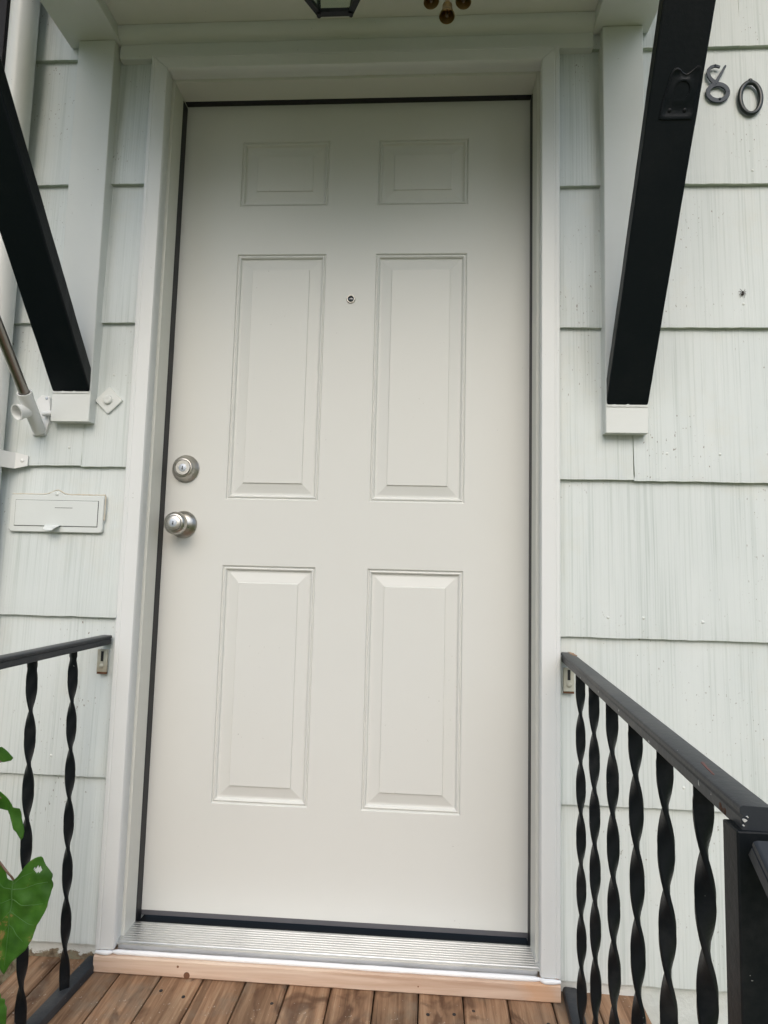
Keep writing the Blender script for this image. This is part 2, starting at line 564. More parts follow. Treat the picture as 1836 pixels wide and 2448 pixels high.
for Z, J in ((RZ, RJ), (LZ, LJ)):
    for r in range(8):
        h = (Z[r + 1] - Z[r] + 0.018) if r < 7 else 0.35
        for k in range(len(J[r]) - 1):
            a, b = sorted((J[r][k], J[r][k + 1]))
            if r < 7 and Z is LZ and k == 0: b = -0.4922 if r in (0, 3) else -0.486
            elif r < 7 and Z is RZ and k == 0: a = 0.486
            sd_ += 1
            jz = random.uniform(-0.0012, 0.0012)
            if 0 < r < 7 and k == 0: jz = 0
            gp = 0.0007 if (r == 3 and k == 0) else 0.00015
            shingle(a + gp, b - gp, Z[r] + jz, Z[r] + jz, h, 1, 1, sd_ + 0.37)
# painted-over nail heads
for x, z in ((0.597, 0.712), (0.672, 0.713), (0.797, 0.708), (0.728, 1.075), (0.842, 1.075), (0.945, 1.078), (0.902, 1.418), (0.93, 1.735), (-0.5465, 1.247), (0.565, -0.005),
             (0.70, 1.40), (-0.64, 1.07), (0.61, 0.36), (0.75, 0.362), (-0.63, 0.37)):
    m = MB(); zz = z
    base = max([b for b in (RZ if x > 0 else LZ) if b <= z + 1e-6])
    yy = -0.0968 + (z - base) / 0.366 * 0.0108
    m.lathe((x, yy + 0.0006, z), (0, -1, 0.02), [(-0.002, 0.0034), (0.0008, 0.0034), (0.0017, 0.0025), (0.0022, 0.0004)], 14)
    m.build('nail_head', M['trim'], wall, smooth=60)
m = MB(); m.box(WX0, WX1, -0.52, 0.10, 2.751, 2.775); m.build('shade_soffit', M['trim'], wall)  # unseen eave, added to keep light off the upper right siding
m = MB(); m.box(WX0, WX1, -0.545, -0.5205, 2.70, 2.90); m.build('shade_eave_fascia', M['trim'], wall)  # front edge of the added shading eave
# foundation, painted, lumpy
for xa, xb in ((WX0, -0.47), (0.47, WX1)):
    m = MB(); nx = 90; nz = 22
    for iz in range(nz + 1):
        for ix in range(nx + 1):
            t = ix / nx
            x = xa + (xb - xa) * t
            z = -0.62 + (0.62 - 0.025) * iz / nz
            y = -0.0835 - 0.004 * noise.noise(Vector((x * 9, z * 9, 1))) - 0.002 * noise.noise(Vector((x * 40, z * 40, 1)))
            m.v.append(Vector((x, y, z)))
    W = nx + 1
    for iz in range(nz):
        for ix in range(nx):
            a = iz * W + ix
            m.f.append((a, a + 1, a + W + 1, a + W)); m.mi.append(0)
    o = len(m.v)
    m.v += [Vector((xa, -0.06, -0.62)), Vector((xb, -0.06, -0.62)), Vector((xb, -0.06, -0.025)), Vector((xa, -0.06, -0.025))]
    m.f.append((o, o + 1, o + 2, o + 3)); m.mi.append(0)
    # material reads object z as height over the lawn, object x negative on the left side
    m.build('foundation', M['foundation'], wall, smooth=60, origin=(-0.40, -0.08, -0.52))
# frieze board over the door and quarter round under the ceiling
m = MB(); m.box(-0.578, 0.572, -0.104, -0.078, 2.0425, 2.108)
m.build('frieze_board', M['trim'], wall, bevel=0.0015)
m = MB()
pr = [(0, 0)] + [(0.026 * math.cos(a), -0.028 * math.sin(a)) for a in [PI / 2 * i / 8 for i in range(9)]]
m.loops([[Vector((x, -0.1042 - p[0], 2.108 + p[1])) for p in pr] for x in (-0.576, 0.570)])
m.build('quarter_round', M['trim'], wall, smooth=40)

# ------------------------------------------------------------------ door frame
fr = thing('door_frame', (0, -0.08, -0.03), 'off-white door frame with moulded casing and ribbed metal threshold', 'door frame')
JX, JZ = 0.4456, 2.0


def jbox(name, x0, x1, y0, y1, z0, z1, mat, bev=0.0008):
    mm = MB(); mm.box(x0, x1, y0, y1, z0, z1)
    return mm.build(name, mat, fr, bevel=bev)


for sx in (-1, 1):
    jbox('side_jamb', sx * JX, sx * (JX + 0.030), -0.0785, 0.03, -0.022, JZ + 0.03, M['jamb'])
    jbox('weatherstrip', sx * (JX - 0.0012), sx * (JX + 0.012), -0.027, 0.0015, -0.022, JZ - 0.004, M['rubber'], 0.002)
jbox('head_jamb', -JX + 0.0003, JX - 0.0003, -0.0783, -0.0166, JZ, JZ + 0.03, M['jamb'])
jbox('weatherstrip', -JX, JX, -0.0165, 0.0015, JZ - 0.0008, JZ + 0.008, M['rubber'], 0.002)
# casing profile: (outward offset from jamb face, y)
CP = [(0.0075, -0.0780), (0.0068, -0.0900), (0.0052, -0.0945), (0.0040, -0.0975), (0.0034, -0.1080), (0.0036, -0.1140), (0.0050, -0.1165),
      (0.0085, -0.1172), (0.0325, -0.1178), (0.0338, -0.1168), (0.0350, -0.1168), (0.0362, -0.1176), (0.0430, -0.1170), (0.0450, -0.1150), (0.0452, -0.0780)]
TOPO = JZ + 0.0006


def casing_leg(sx):
    mm = MB()
    lo = [Vector((sx * (JX + u), y, -0.017)) for u, y in CP]
    hi = [Vector((sx * (JX + u), y, TOPO + u * 0.86)) for u, y in CP]
    mm.loops([lo, hi])
    return mm.build('casing', M['casing'], fr, smooth=30)


casing_leg(-1); casing_leg(1)
m = MB()
a = [Vector((-(JX + u) + 0.0006, y, TOPO + u * 0.86 + 0.0006)) for u, y in CP]
b = [Vector(((JX + u) - 0.0006, y, TOPO + u * 0.86 + 0.0006)) for u, y in CP]
m.loops([a, b])
m.build('casing', M['casing'], fr, smooth=30)
# threshold: ribbed sill
m = MB()
sp = [(-0.012, -0.024), (-0.012, -0.0205), (-0.022, -0.0150)]
y = -0.024
sp += [(-0.0245, -0.0118)]
for k in range(9):
    y0 = -0.028 - k * 0.0078
    sp += [(y0, -0.0108), (y0 - 0.0052, -0.0108), (y0 - 0.0058, -0.0122), (y0 - 0.0072, -0.0122)]
sp += [(-0.1005, -0.0100), (-0.1030, -0.0092), (-0.1062, -0.0098), (-0.1068, -0.0118), (-0.1045, -0.0135), (-0.1045, -0.0262), (-0.012, -0.0262)]
# inner part between jambs, then part in front of the jambs between the casings
m.loops([[Vector((x, yy, zz)) for yy, zz in sp] for x in (-JX + 0.0002, JX - 0.0002)])
m.build('threshold', M['alu'], fr)
m = MB()
sp2 = [p for p in sp if p[0] < -0.0782]
sp2 = [(-0.0790, -0.0262), (-0.0790, -0.0112)] + sp2[:-1]
for sx in (-1, 1):
    m.loops([[Vector((sx * x, yy, zz)) for yy, zz in sp2] for x in (JX - 0.0002, JX + 0.0066)])
m.build('threshold_return', M['alu'], fr)
m = MB(); m.box(-JX, JX, -0.012, 0.03, -0.034, -0.0235)
m.build('sill_gap', M['rubber'], fr)


# caulk beads
def bead(path, r, name='caulk_bead'):
    mm = MB()
    pts, rr = [], []
    for i in range(len(path) - 1):
        A, B = Vector(path[i]), Vector(path[i + 1])
        k = max(2, int((B - A).length / 0.012))
        for j in range(k):
            p = A.lerp(B, j / k)
            pts.append(p); rr.append(r * (1 + 0.15 * noise.noise(Vector((p.x * 25, p.z * 30, i)))))
    pts.append(Vector(path[-1])); rr.append(r * 0.6)
    rr[0] = r * 0.6
    mm.tube(pts, rr, 10)
    return mm.build(name, M['caulk'], fr, smooth=70)


bead([(-0.452, -0.1125, -0.0235), (0.450, -0.1125, -0.0235)], 0.0050)
bead([(-0.487, -0.1175, -0.0225), (-0.462, -0.1190, -0.0225), (-0.452, -0.1135, -0.0230)], 0.0046)
bead([(0.449, -0.1135, -0.0230), (0.458, -0.1195, -0.0225), (0.489, -0.1185, -0.0225)], 0.0052)

# ------------------------------------------------------------------ sill board
m = MB()
nb = 60
rings = []
for i in range(nb + 1):
    x = -0.4885 + (0.4885 + 0.4885) * i / nb
    j = 0.0005 * noise.noise(Vector((x * 20, 0, 0)))
    rings.append([Vector((x, -0.070, -0.0275)), Vector((x, -0.1195, -0.0275 + j)), Vector((x, -0.1225, -0.0300 + j)), Vector((x, -0.1228, -0.0585 + j)),
                  Vector((x, -0.1205, -0.0612)), Vector((x, -0.070, -0.0612))])
m.loops(rings)
tag(m.build('sill_board', M['pine'], bevel=0.0), 'fresh unpainted pine board under the door threshold', 'board')

for kx_, kz_, rr0 in ((-0.285, -0.0545, 0.0068), (-0.305, -0.0385, 0.0024), (0.20, -0.046, 0.0016)):
    m = MB(); m.lathe((kx_, -0.1222, kz_), (0, -1, 0), [(-0.001, rr0), (0.0009, rr0 * 0.97), (0.0012, rr0 * 0.6), (0.0010, rr0 * 0.2), (0.0010, 0.0001)], 20)
    m.build('knot', M['knot'], bpy.data.objects['sill_board'], smooth=60)

# ------------------------------------------------------------------ front door
door = thing('front_door', (0, 0.02, 0.0), 'off-white six-panel front door with a peephole and two nickel locks', 'door')
PX = [(-0.2935, -0.0635), (0.0612, 0.2912)]
PZ = [(0.2445, 0.8040), (0.9645, 1.5945), (1.7215, 1.8995)]
xs = [-0.455, PX[0][0], PX[0][1], PX[1][0], PX[1][1], 0.455]
zs = [0.0, PZ[0][0], PZ[0][1], PZ[1][0], PZ[1][1], PZ[2][0], PZ[2][1], 2.012]
m = MB()
vid = {}
for iz, z in enumerate(zs):
    for ix, x in enumerate(xs):
        vid[ix, iz] = len(m.v); m.v.append(Vector((x, 0, z)))
for iz in range(7):
    for ix in range(5):
        if ix in (1, 3) and iz in (1, 3, 5):
            continue
        m.f.append((vid[ix, iz], vid[ix + 1, iz], vid[ix + 1, iz + 1], vid[ix, iz + 1])); m.mi.append(0)
n0 = len(m.v)
m.v += [Vector((xs[0], 0.044, 0)), Vector((xs[-1], 0.044, 0)), Vector((xs[-1], 0.044, zs[-1])), Vector((xs[0], 0.044, zs[-1]))]
m.f.append((n0, n0 + 1, n0 + 2, n0 + 3)); m.mi.append(0)
for q, cc in (((vid[0, 0], vid[5, 0], n0 + 1, n0), 0), ((vid[0, 7], vid[5, 7], n0 + 2, n0 + 3), 0)):
    m.f.append(q); m.mi.append(0)
m.f.append((vid[0, 0], vid[0, 7], n0 + 3, n0)); m.mi.append(0)
m.f.append((vid[5, 0], vid[5, 7], n0 + 2, n0 + 1)); m.mi.append(0)
slab = m.build('door_slab', M['door'], door)
# embossed panel: (inset, depth y)
EP = [(0.0, 0.0), (0.0012, 0.0006), (0.0030, 0.0042), (0.0046, 0.0044), (0.0062, 0.0018), (0.0080, 0.0012), (0.0102, 0.0026), (0.0120, 0.0068), (0.0136, 0.0076),
      (0.0165, 0.0078), (0.0185, 0.0076), (0.0400, 0.0030), (0.0412, 0.0028), (0.0420, 0.0006), (0.0430, 0.0)]
for (xa, xb) in PX:
    for (za, zb) in PZ:
        m = MB()
        rings = []
        for ins, d in EP:
            rings.append([Vector((xa + ins, d, za + ins)), Vector((xb - ins, d, za + ins)), Vector((xb - ins, d, zb - ins)), Vector((xa + ins, d, zb - ins))])
        m.loops(rings, True, False)
        L = (len(rings) - 1) * 4
        m.f.append((L, L + 1, L + 2, L + 3)); m.mi.append(0)
        m.build('door_panel', M['door'], door)
m = MB(); m.box(-0.452, 0.452, 0.0012, 0.04, -0.0125, -0.0002)
m.build('door_sweep', M['sweep'], door, bevel=0.0015)


def keyway(parent, c, r, yface):
    mm = MB(); mm.lathe((c[0], yface, c[1]), (0, -1, 0), [(-0.002, r), (0.0004, r), (0.0007, r - 0.0006), (0.0007, 0.0001)], 32)
    cy = mm.build('lock_cylinder', M['steel'], parent, smooth=35)
    mm = MB()
    x, z = c
    mm.add([(x - 0.0006, yface - 0.0010, z + 0.0045), (x + 0.0007, yface - 0.0010, z + 0.0045), (x + 0.0014, yface - 0.0010, z + 0.0010), (x + 0.0006, yface - 0.0010, z - 0.0010),
            (x + 0.0016, yface - 0.0010, z - 0.0030), (x - 0.0004, yface - 0.0010, z - 0.0062), (x - 0.0012, yface - 0.0010, z - 0.0020), (x - 0.0030, yface - 0.0010, z - 0.0030), (x - 0.0008, yface - 0.0010, z + 0.0004)],
           [tuple(range(9))])
    vs = list(mm.v)
    mm.add([v + Vector((0, 0.0008, 0)) for v in vs], [tuple(range(9))])
    for i in range(9):
        k = (i + 1) % 9
        mm.f.append((i, k, 9 + k, 9 + i)); mm.mi.append(0)
    mm.build('keyhole', M['dark'], parent)


# deadbolt
dbx, dbz = -0.3962, 1.0385
m = MB()
m.lathe((dbx, 0, dbz), (0, -1, 0), [(-0.001, 0.0335), (0.0020, 0.0342), (0.0045, 0.0335), (0.0060, 0.0318), (0.0085, 0.0305), (0.0105, 0.0285), (0.0150, 0.0262), (0.0195, 0.0245), (0.0215, 0.0225),
        (0.0219, 0.0200), (0.0212, 0.0192), (0.0205, 0.0190), (0.0205, 0.001)], 64)
db = m.build('deadbolt', M['nickel'], door, smooth=32)
m = MB(); m.lathe((dbx, -0.0200, dbz), (0, -1, 0), [(0, 0.0184), (0.0022, 0.0183), (0.0027, 0.0176), (0.0027, 0.0001)], 48)
m.build('lock_face', M['nickel_face'], db, smooth=20)
m = MB(); m.lathe((dbx, -0.0203, dbz), (0, -1, 0), [(0, 0.0193), (0.0006, 0.0193), (0.0006, 0.0180), (0, 0.0180)], 48)
m.build('shadow_groove', M['dark'], db)
keyway(db, (dbx, dbz - 0.0006), 0.0096, -0.0228)
# knob
kx, kz = -0.3945, 0.9000
m = MB()
m.lathe((kx, 0, kz), (0, -1, 0), [(-0.001, 0.0330), (0.0018, 0.0338), (0.0040, 0.0330), (0.0055, 0.0312), (0.0080, 0.0292), (0.0115, 0.0250), (0.0140, 0.0205), (0.0160, 0.0165), (0.0175, 0.0148),
        (0.0300, 0.0140), (0.0330, 0.0150), (0.0345, 0.0180), (0.0370, 0.0222), (0.0410, 0.0255), (0.0460, 0.0272), (0.0510, 0.0272), (0.0560, 0.0255), (0.0595, 0.0228), (0.0610, 0.0200), (0.0612, 0.0186), (0.0602, 0.0178), (0.0598, 0.001)], 64)
kb = m.build('door_knob', M['nickel'], door, smooth=32)
m = MB(); m.lathe((kx, -0.0596, kz), (0, -1, 0), [(0, 0.0172), (0.0018, 0.0171), (0.0030, 0.0150), (0.0045, 0.0118), (0.0048, 0.0100), (0.0045, 0.0001)], 48)
m.build('lock_face', M['nickel_face'], kb, smooth=20)
m = MB(); m.lathe((kx, -0.0596, kz), (0, -1, 0), [(0, 0.0182), (0.0006, 0.0182), (0.0006, 0.0168), (0, 0.0168)], 48)
m.build('shadow_groove', M['dark'], kb)
keyway(kb, (kx, kz), 0.0092, -0.0640)
# peephole
m = MB()
m.lathe((0.002, 0, 1.4745), (0, -1, 0), [(-0.001, 0.0112), (0.0015, 0.0112), (0.0028, 0.0104), (0.0036, 0.0096), (0.0036, 0.0088), (0.0022, 0.0084), (0.0015, 0.0082), (0.0015, 0.0001)], 40)
pp = m.build('peephole', M['nickel'], door, smooth=40)
m = MB(); m.lathe((0.002, 0, 1.4745), (0, -1, 0), [(0.0012, 0.0082), (0.0022, 0.0076), (0.0032, 0.0052), (0.0038, 0.0025), (0.0040, 0.0001)], 32)
m.build('peephole_lens', M['lens'], pp, smooth=60)

# ------------------------------------------------------------------ canopy
cn = thing('door_canopy', (0, -0.30, 1.10), 'white roofed canopy over the door on two sloping black braces', 'canopy')
CD = -0.715
m = MB(); m.box(-0.574, 0.569, CD, -0.1045, 2.109, 2.130)
m.build('ceiling', M['ceiling'], cn)
for xa, xb, lab in ((-0.7075, -0.5745, None), (0.5695, 0.7005, None)):
    m = MB(); m.box(xa, xb, CD, -0.0975, 2.080, 2.215)
    m.build('rafter', M['trim'], cn, bevel=0.002)
m = MB(); m.box(-0.74, 0.74, CD - 0.03, CD, 2.02, 2.24)
m.build('fascia', M['trim'], cn, bevel=0.003)
m = MB()
xs_, y0_, y1_ = 0.78, -0.098, CD - 0.06
m.loops([[Vector((x, y0_, 2.30)), Vector((x, y0_, 2.55)), Vector((x, y1_, 2.28)), Vector((x, y1_, 2.242)), ] for x in (-xs_, xs_)])
m.build('roof', M['timberdark'], cn)
for sx in (-1, 1):
    m = MB()
    m.loops([[Vector((x, -0.098, 2.216)), Vector((x, CD - 0.002, 2.216)), Vector((x, CD - 0.002, 2.238)), Vector((x, -0.098, 2.299))] for x in (sx * 0.60, sx * 0.70)])
    m.build('gable_infill', M['trim'], cn)
# bracket boards
for xa, xb, zb, zt in ((-0.6755, -0.5835, 1.127, 2.0785), (0.5885, 0.6805, 1.115, 2.0785)):
    m = MB()
    n = 60; rings = []
    for i in range(n + 1):
        z = zb + (zt - zb) * i / n
        jl = 0.0006 * noise.noise(Vector((xa * 9, z * 12, 0))); jr = 0.0006 * noise.noise(Vector((xb * 9, z * 12, 4)))
        rings.append([Vector((xa + jl, -0.082, z)), Vector((xb + jr, -0.082, z)), Vector((xb + jr, -0.1185, z)), Vector((xb + jr - 0.0015, -0.120, z)), Vector((xa + jl + 0.0015, -0.120, z)), Vector((xa + jl, -0.1185, z))])
    m.loops(rings)
    m.build('bracket_board', M['trim'], cn, smooth=25)


# braces: flat timbers running outward and up
def brace(xa, xb, y0, z0, slope, th, ytop):
    """underside line passes (y0,z0) rising by slope per metre outward"""
    L = math.hypot(1, slope)
    ny, nz = slope / L, 1 / L           # normal pointing up toward wall
    yt = ytop; zt = z0 + (y0 - yt) * slope
    offz = th * L                       # vertical thickness
    mm = MB()
    n = 40; rings = []
    for i in range(n + 1):
        t = i / n
        yy = y0 + (yt - y0) * t
        zz = z0 + (zt - z0) * t
        j = 0.0005 * noise.noise(Vector((t * 30, xa, 0)))
        rings.append([Vector((xa + j, yy, zz)), Vector((xb - j, yy, zz)), Vector((xb - j, yy, zz + offz)), Vector((xa + j, yy, zz + offz))])
    mm.loops(rings)
    o = mm.build('brace', M['black'], cn, bevel=0.003)
    return o


brace(0.5895, 0.6795, -0.1207, 1.176, 1.93, 0.027, -0.590)
brace(-0.6745, -0.5845, -0.1207, 1.196, 1.30, 0.034, -0.705)
# ragged paint line at the brace feet
for xa, xb, z in ((0.591, 0.678, 1.1745), (-0.673, -0.586, 1.1945)):
    m = MB()
    n = 26; vs = []
    for i in range(n + 1):
        x = xa + (xb - xa) * i / n
        k = abs(noise.noise(Vector((x * 70, z, 0)))) * 0.005
        vs.append((x, -0.1212, z - 0.0015 - k * 0.3, z + 0.0008 + k))
    a = [Vector((v[0], v[1] - 0.0006, v[2])) for v in vs]; b = [Vector((v[0], v[1] - 0.0006, v[3])) for v in vs]
    c = [Vector((v[0], v[1] + 0.0012, v[3])) for v in vs]; d = [Vector((v[0], v[1] + 0.0012, v[2])) for v in vs]
    W = n + 1
    m.v = a + b + c + d
    for i in range(n):
        for q in range(4):
            m.f.append((q * W + i, q * W + i + 1, ((q + 1) % 4) * W + i + 1, ((q + 1) % 4) * W + i)); m.mi.append(0)
    m.build('paint_ridge', M['trim'], cn)

# hook plate on the right brace, painted black
LB = math.hypot(1, 1.93)
bd = Vector((0, -1 / LB, 1.93 / LB)); bn = Vector((0, -1.93 / LB, -1 / LB)); bo = Vector((0.634, -0.1207, 1.176))
hp = thing('hook_plate', bo + bd * 0.53, 'black metal hook plate with a round hole screwed on the right brace', 'bracket')


def bpnt(x, s, h): return Vector((x, bo.y, bo.z)) + bd * s + bn * h


out = [(0.611, .532), (0.613, .560), (0.618, .585), (0.621, .604), (0.627, .612), (0.634, .611), (0.641, .604), (0.648, .601), (0.655, .604), (0.661, .612), (0.668, .615), (0.674, .610), (0.6765, .600),
       (0.675, .580), (0.672, .560), (0.673, .532)]
cx_, cs_ = 0.6445, .577
ncirc = 48


def ray_hit(ang):
    d = Vector((math.cos(ang), math.sin(ang)))
    best = 1
    for i in range(len(out)):
        A = Vector(out[i]) - Vector((cx_, cs_)); B = Vector(out[(i + 1) % len(out)]) - Vector((cx_, cs_))
        e = B - A
        den = d.x * e.y - d.y * e.x
        if abs(den) < 1e-9: continue
        t = (A.x * e.y - A.y * e.x) / den
        u = (A.x * d.y - A.y * d.x) / den
        if t > 0 and -1e-6 <= u <= 1 + 1e-6: best = min(best, t)
    return best


m = MB()
ringsP = []
for frac, h in ((0, 0.0003), (0, 0.0014), (0.22, 0.0018), (0.30, 0.0011), (0.80, 0.0011), (0.88, 0.0024), (1.0, 0.0018), (1.0, 0.0002)):
    rg = []
    for k in range(ncirc):
        a = 2 * PI * k / ncirc
        R = ray_hit(a); r = 0.014 + (R - 0.014) * frac
        rg.append(bpnt(cx_ + r * math.cos(a), cs_ + r * math.sin(a), h))
    ringsP.append(rg)
m.loops(ringsP, True, False)
m.build('plate', M['black'], hp, smooth=40)
for sx_ in (0.628, 0.655):
    m = MB(); m.lathe(bpnt(sx_, .546, 0.002), bn, [(-0.002, 0.0034), (0.0, 0.0032), (0.0007, 0.002), (0.0008, 0.0002)], 16)
    m.build('screw', M['iron'], hp, smooth=50)

# ------------------------------------------------------------------ lantern
lt = thing('hanging_lantern', (0.006, -0.455, 2.105), 'black framed hexagonal lantern with glass sides hanging from the canopy ceiling', 'lantern')
LC = Vector((0.006, -0.455, 0)); zb, zt = 1.846, 2.010


def hx(r, z, k): return LC + Vector((r * math.cos(PI / 3 * k), r * math.sin(PI / 3 * k), z))


rb, rt = 0.060, 0.088
m = MB()
for k in range(6):
    m.sweep([hx(rb, zb, k), hx(rb, zb, k + 1)], [(-0.005, -0.004), (0.005, -0.004), (0.005, 0.004), (-0.005, 0.004)])
m.build('bottom_ring', M['iron'], lt)
m = MB()
for k in range(6):
    m.sweep([hx(rt, zt, k), hx(rt, zt, k + 1)], [(-0.005, -0.005), (0.005, -0.005), (0.005, 0.005), (-0.005, 0.005)])
m.build('top_ring', M['iron'], lt)
for k in range(6):
    m = MB(); m.tube([hx(rb, zb - 0.007, k), hx(rt, zt, k)], 0.0045, 8)
    m.build('post', M['iron'], lt)
    m = MB()
    A, B, C_, D = hx(rb - 0.001, zb + 0.004, k), hx(rb - 0.001, zb + 0.004, k + 1), hx(rt - 0.001, zt - 0.004, k + 1), hx(rt - 0.001, zt - 0.004, k)
    nn = (B - A).cross(D - A).normalized() * 0.0015
    m.loops([[A - nn, B - nn, C_ - nn, D - nn], [A + nn, B + nn, C_ + nn, D + nn]])
    m.build('pane', M['glass'], lt)
m = MB(); m.loops([[hx(rt + 0.006, zt + 0.005, k) for k in range(6)], [hx(0.03, zt + 0.055, k) for k in range(6)], [hx(0.012, zt + 0.066, k) for k in range(6)]])
m.build('lantern_roof', M['iron'], lt)
m = MB(); m.tube([LC + Vector((0, 0, zt + 0.06)), LC + Vector((0, 0, 2.108))], 0.006, 10); m.lathe(LC + Vector((0, 0, 2.109)), (0, 0, -1), [(0, 0.035), (0.006, 0.033), (0.010, 0.015), (0.012, 0.001)], 24)
m.build('hanger', M['iron'], lt, smooth=40)
m = MB(); m.lathe(LC + Vector((0, 0, zb + 0.05)), (0, 0, 1), [(0, 0.011), (0.03, 0.011), (0.031, 0.004), (0.08, 0.004)], 16)
m.build('bulb_holder', M['cord'], lt, smooth=40)

# ------------------------------------------------------------------ brass bells
bl = thing('wind_bells', (0.215, -0.40, 2.105), 'cluster of small aged brass bells hanging on cords beside the lantern', 'bells')
for bx_, by_, bz_, tx, ty in ((0.216, -0.400, 1.842, 0.02, 0.10), (0.1855, -0.402, 1.871, -0.10, 0.06), (0.2470, -0.398, 1.873, 0.10, 0.08)):
    ax = Vector((tx, ty, 1)).normalized()
    m = MB()
    c0 = Vector((bx_, by_, bz_)) - ax * 0.010
    prof = [(0.004, 0.0125), (0.0, 0.0140), (0.0008, 0.0147), (0.0040, 0.0138), (0.009, 0.0115), (0.016, 0.0098), (0.022, 0.0090), (0.0245, 0.0092), (0.026, 0.0080), (0.030, 0.0062), (0.032, 0.0050),
            (0.033, 0.0040), (0.036, 0.0036), (0.038, 0.0042), (0.041, 0.0030), (0.044, 0.0022)]
    inner = [(0.020, 0.0070), (0.012, 0.0090), (0.006, 0.0110)]
    m.lathe(c0, ax, inner + prof, 28)
    b_ = m.build('bell', M['brass'], bl, smooth=45)
    m = MB(); m.tube([c0 + ax * 0.018, c0 + ax * 0.004], [0.0008, 0.0008], 6); m.lathe(c0 + ax * 0.003, ax, [(-0.003, 0.0005), (-0.002, 0.0025), (0, 0.0032), (0.002, 0.0025), (0.003, 0.0005)], 12)
    m.build('clapper', M['cord'], b_, smooth=60)
    m = MB()
    top = Vector((0.215, -0.40, 2.105))
    p0 = c0 + ax * 0.043
    m.tube([p0.lerp(top, i / 12) + Vector((0.002 * math.sin(i * 1.3), 0.0015 * math.cos(i * 1.7), 0)) for i in range(13)], 0.0016, 6)
    m.build('cord', M['cord'], bl, smooth=60)
m = MB(); m.lathe((0.215, -0.40, 2.109), (0, 0, -1), [(0, 0.012), (0.004, 0.011), (0.005, 0.003), (0.012, 0.002)], 16)
m.build('ceiling_hook', M['brass'], bl, smooth=45)


# ------------------------------------------------------------------ house numbers
def u2w(u, v, y): return Vector((0.858 + (u - 1228) * 0.000262, y, 1.904 + (895 - v) * 0.000284))


m = MB()


def flat_stroke(mm, pts, w, y0=-0.0985, th=0.0035):
    P = [Vector((p[0], p[1])) for p in pts]
    L, R = [], []
    for i, p in enumerate(P):
        d = (P[min(i + 1, len(P) - 1)] - P[max(i - 1, 0)]).normalized()
        nrm = Vector((-d.y, d.x))
        ww = (w[i] if isinstance(w, list) else w) / 2
        L.append(p + nrm * ww); R.append(p - nrm * ww)
    rings = []
    for a, b in zip(L, R):
        rings.append([u2w(a.x, a.y, y0), u2w(a.x, a.y, y0 + th), u2w(b.x, b.y, y0 + th), u2w(b.x, b.y, y0)])
    mm.loops(rings)


ringp = [(1226 + 86 * math.cos(a), 812 + 71 * math.sin(a)) for a in [2 * PI * i / 40 for i in range(41)]]
flat_stroke(m, ringp, 38, -0.0982)
flat_stroke(m, [(1250, 590), (1225, 582), (1200, 580), (1172, 590), (1152, 610), (1145, 640), (1152, 668), (1168, 695), (1190, 718), (1212, 742)], [20, 22, 25, 27, 28, 30, 30, 31, 36, 42], -0.0986)
flat_stroke(m, [(1298, 578), (1290, 592), (1268, 630), (1240, 675), (1222, 705), (1204, 735)], [12, 20, 22, 25, 28, 36], -0.0990)
for u, v in ((1208, 578), (1240, 872)):
    m.lathe(u2w(u, v, -0.0985), (0, -1, 0), [(-0.002, 0.0026), (0.0014, 0.0025), (0.002, 0.0012), (0.0021, 0.0002)], 12)
n8 = m.build('house_number', M['number'], bevel=0.0006)
tag(n8, 'flat blue-black numeral 8 on the shingles beside the right brace', 'house number', 'house numbers on the shingles')
m = MB()
rings = []
N0 = 56
for i in range(N0):
    a = 2 * PI * i / N0
    c = Vector((0.9295 + 0.0232 * math.cos(a), -0.0985, 1.911 + 0.0385 * math.sin(a)))
    dn = Vector((math.cos(a) / 0.0232, 0, math.sin(a) / 0.0385)).normalized()
    w = 0.0048 + 0.0012 * math.exp(-((a - PI / 2) / 0.22) ** 2) * 1.6 + 0.0008 * abs(math.cos(a))
    rings.append([c + dn * (w * math.cos(b)) + Vector((0, -0.0042 * math.sin(b), 0)) for b in [2 * PI * q / 10 for q in range(10)]])
rings.append(rings[0])
m.loops(rings, True, False)
m.lathe((0.929, -0.100, 1.9535), (0.1, -0.4, 1), [(-0.004, 0.005), (0.001, 0.005), (0.003, 0.003), (0.004, 0.0004)], 12)
n0 = m.build('house_number', M['number0'], smooth=50)
tag(n0, 'rounded green-black numeral 0 on the shingles right of the 8', 'house number', 'house numbers on the shingles')

# spider
spd = thing('spider', (0.900, -0.0945, 1.443), 'small brown spider on the white shingles right of the black brace', 'spider')
c = Vector((0.900, -0.0972, 1.443))
m = MB()
m.lathe(c + Vector((0, 0, -0.0062)), (0, 0, 1), [(0, 0.0003), (0.0012, 0.0018), (0.0035, 0.0026), (0.0058, 0.0018), (0.0068, 0.0009), (0.0080, 0.0016), (0.0098, 0.0014), (0.0108, 0.0003)], 14)
m.build('body', M['spider'], spd, smooth=60)
for sx in (-1, 1):
    for k, (dx, dz, ex, ez) in enumerate(((0.004, 0.006, 0.0055, 0.0105), (0.0055, 0.0025, 0.0085, 0.0045), (0.0050, -0.001, 0.0078, -0.0045), (0.0035, -0.003, 0.0045, -0.0105))):
        m = MB()
        m.tube([c + Vector((sx * 0.0008, 0.0, 0.002 - k * 0.0006)), c + Vector((sx * dx, -0.0016, dz)), c + Vector((sx * ex, 0.0018, ez))], [0.0005, 0.0005, 0.00025], 6)
        m.build('leg', M['spider'], spd)

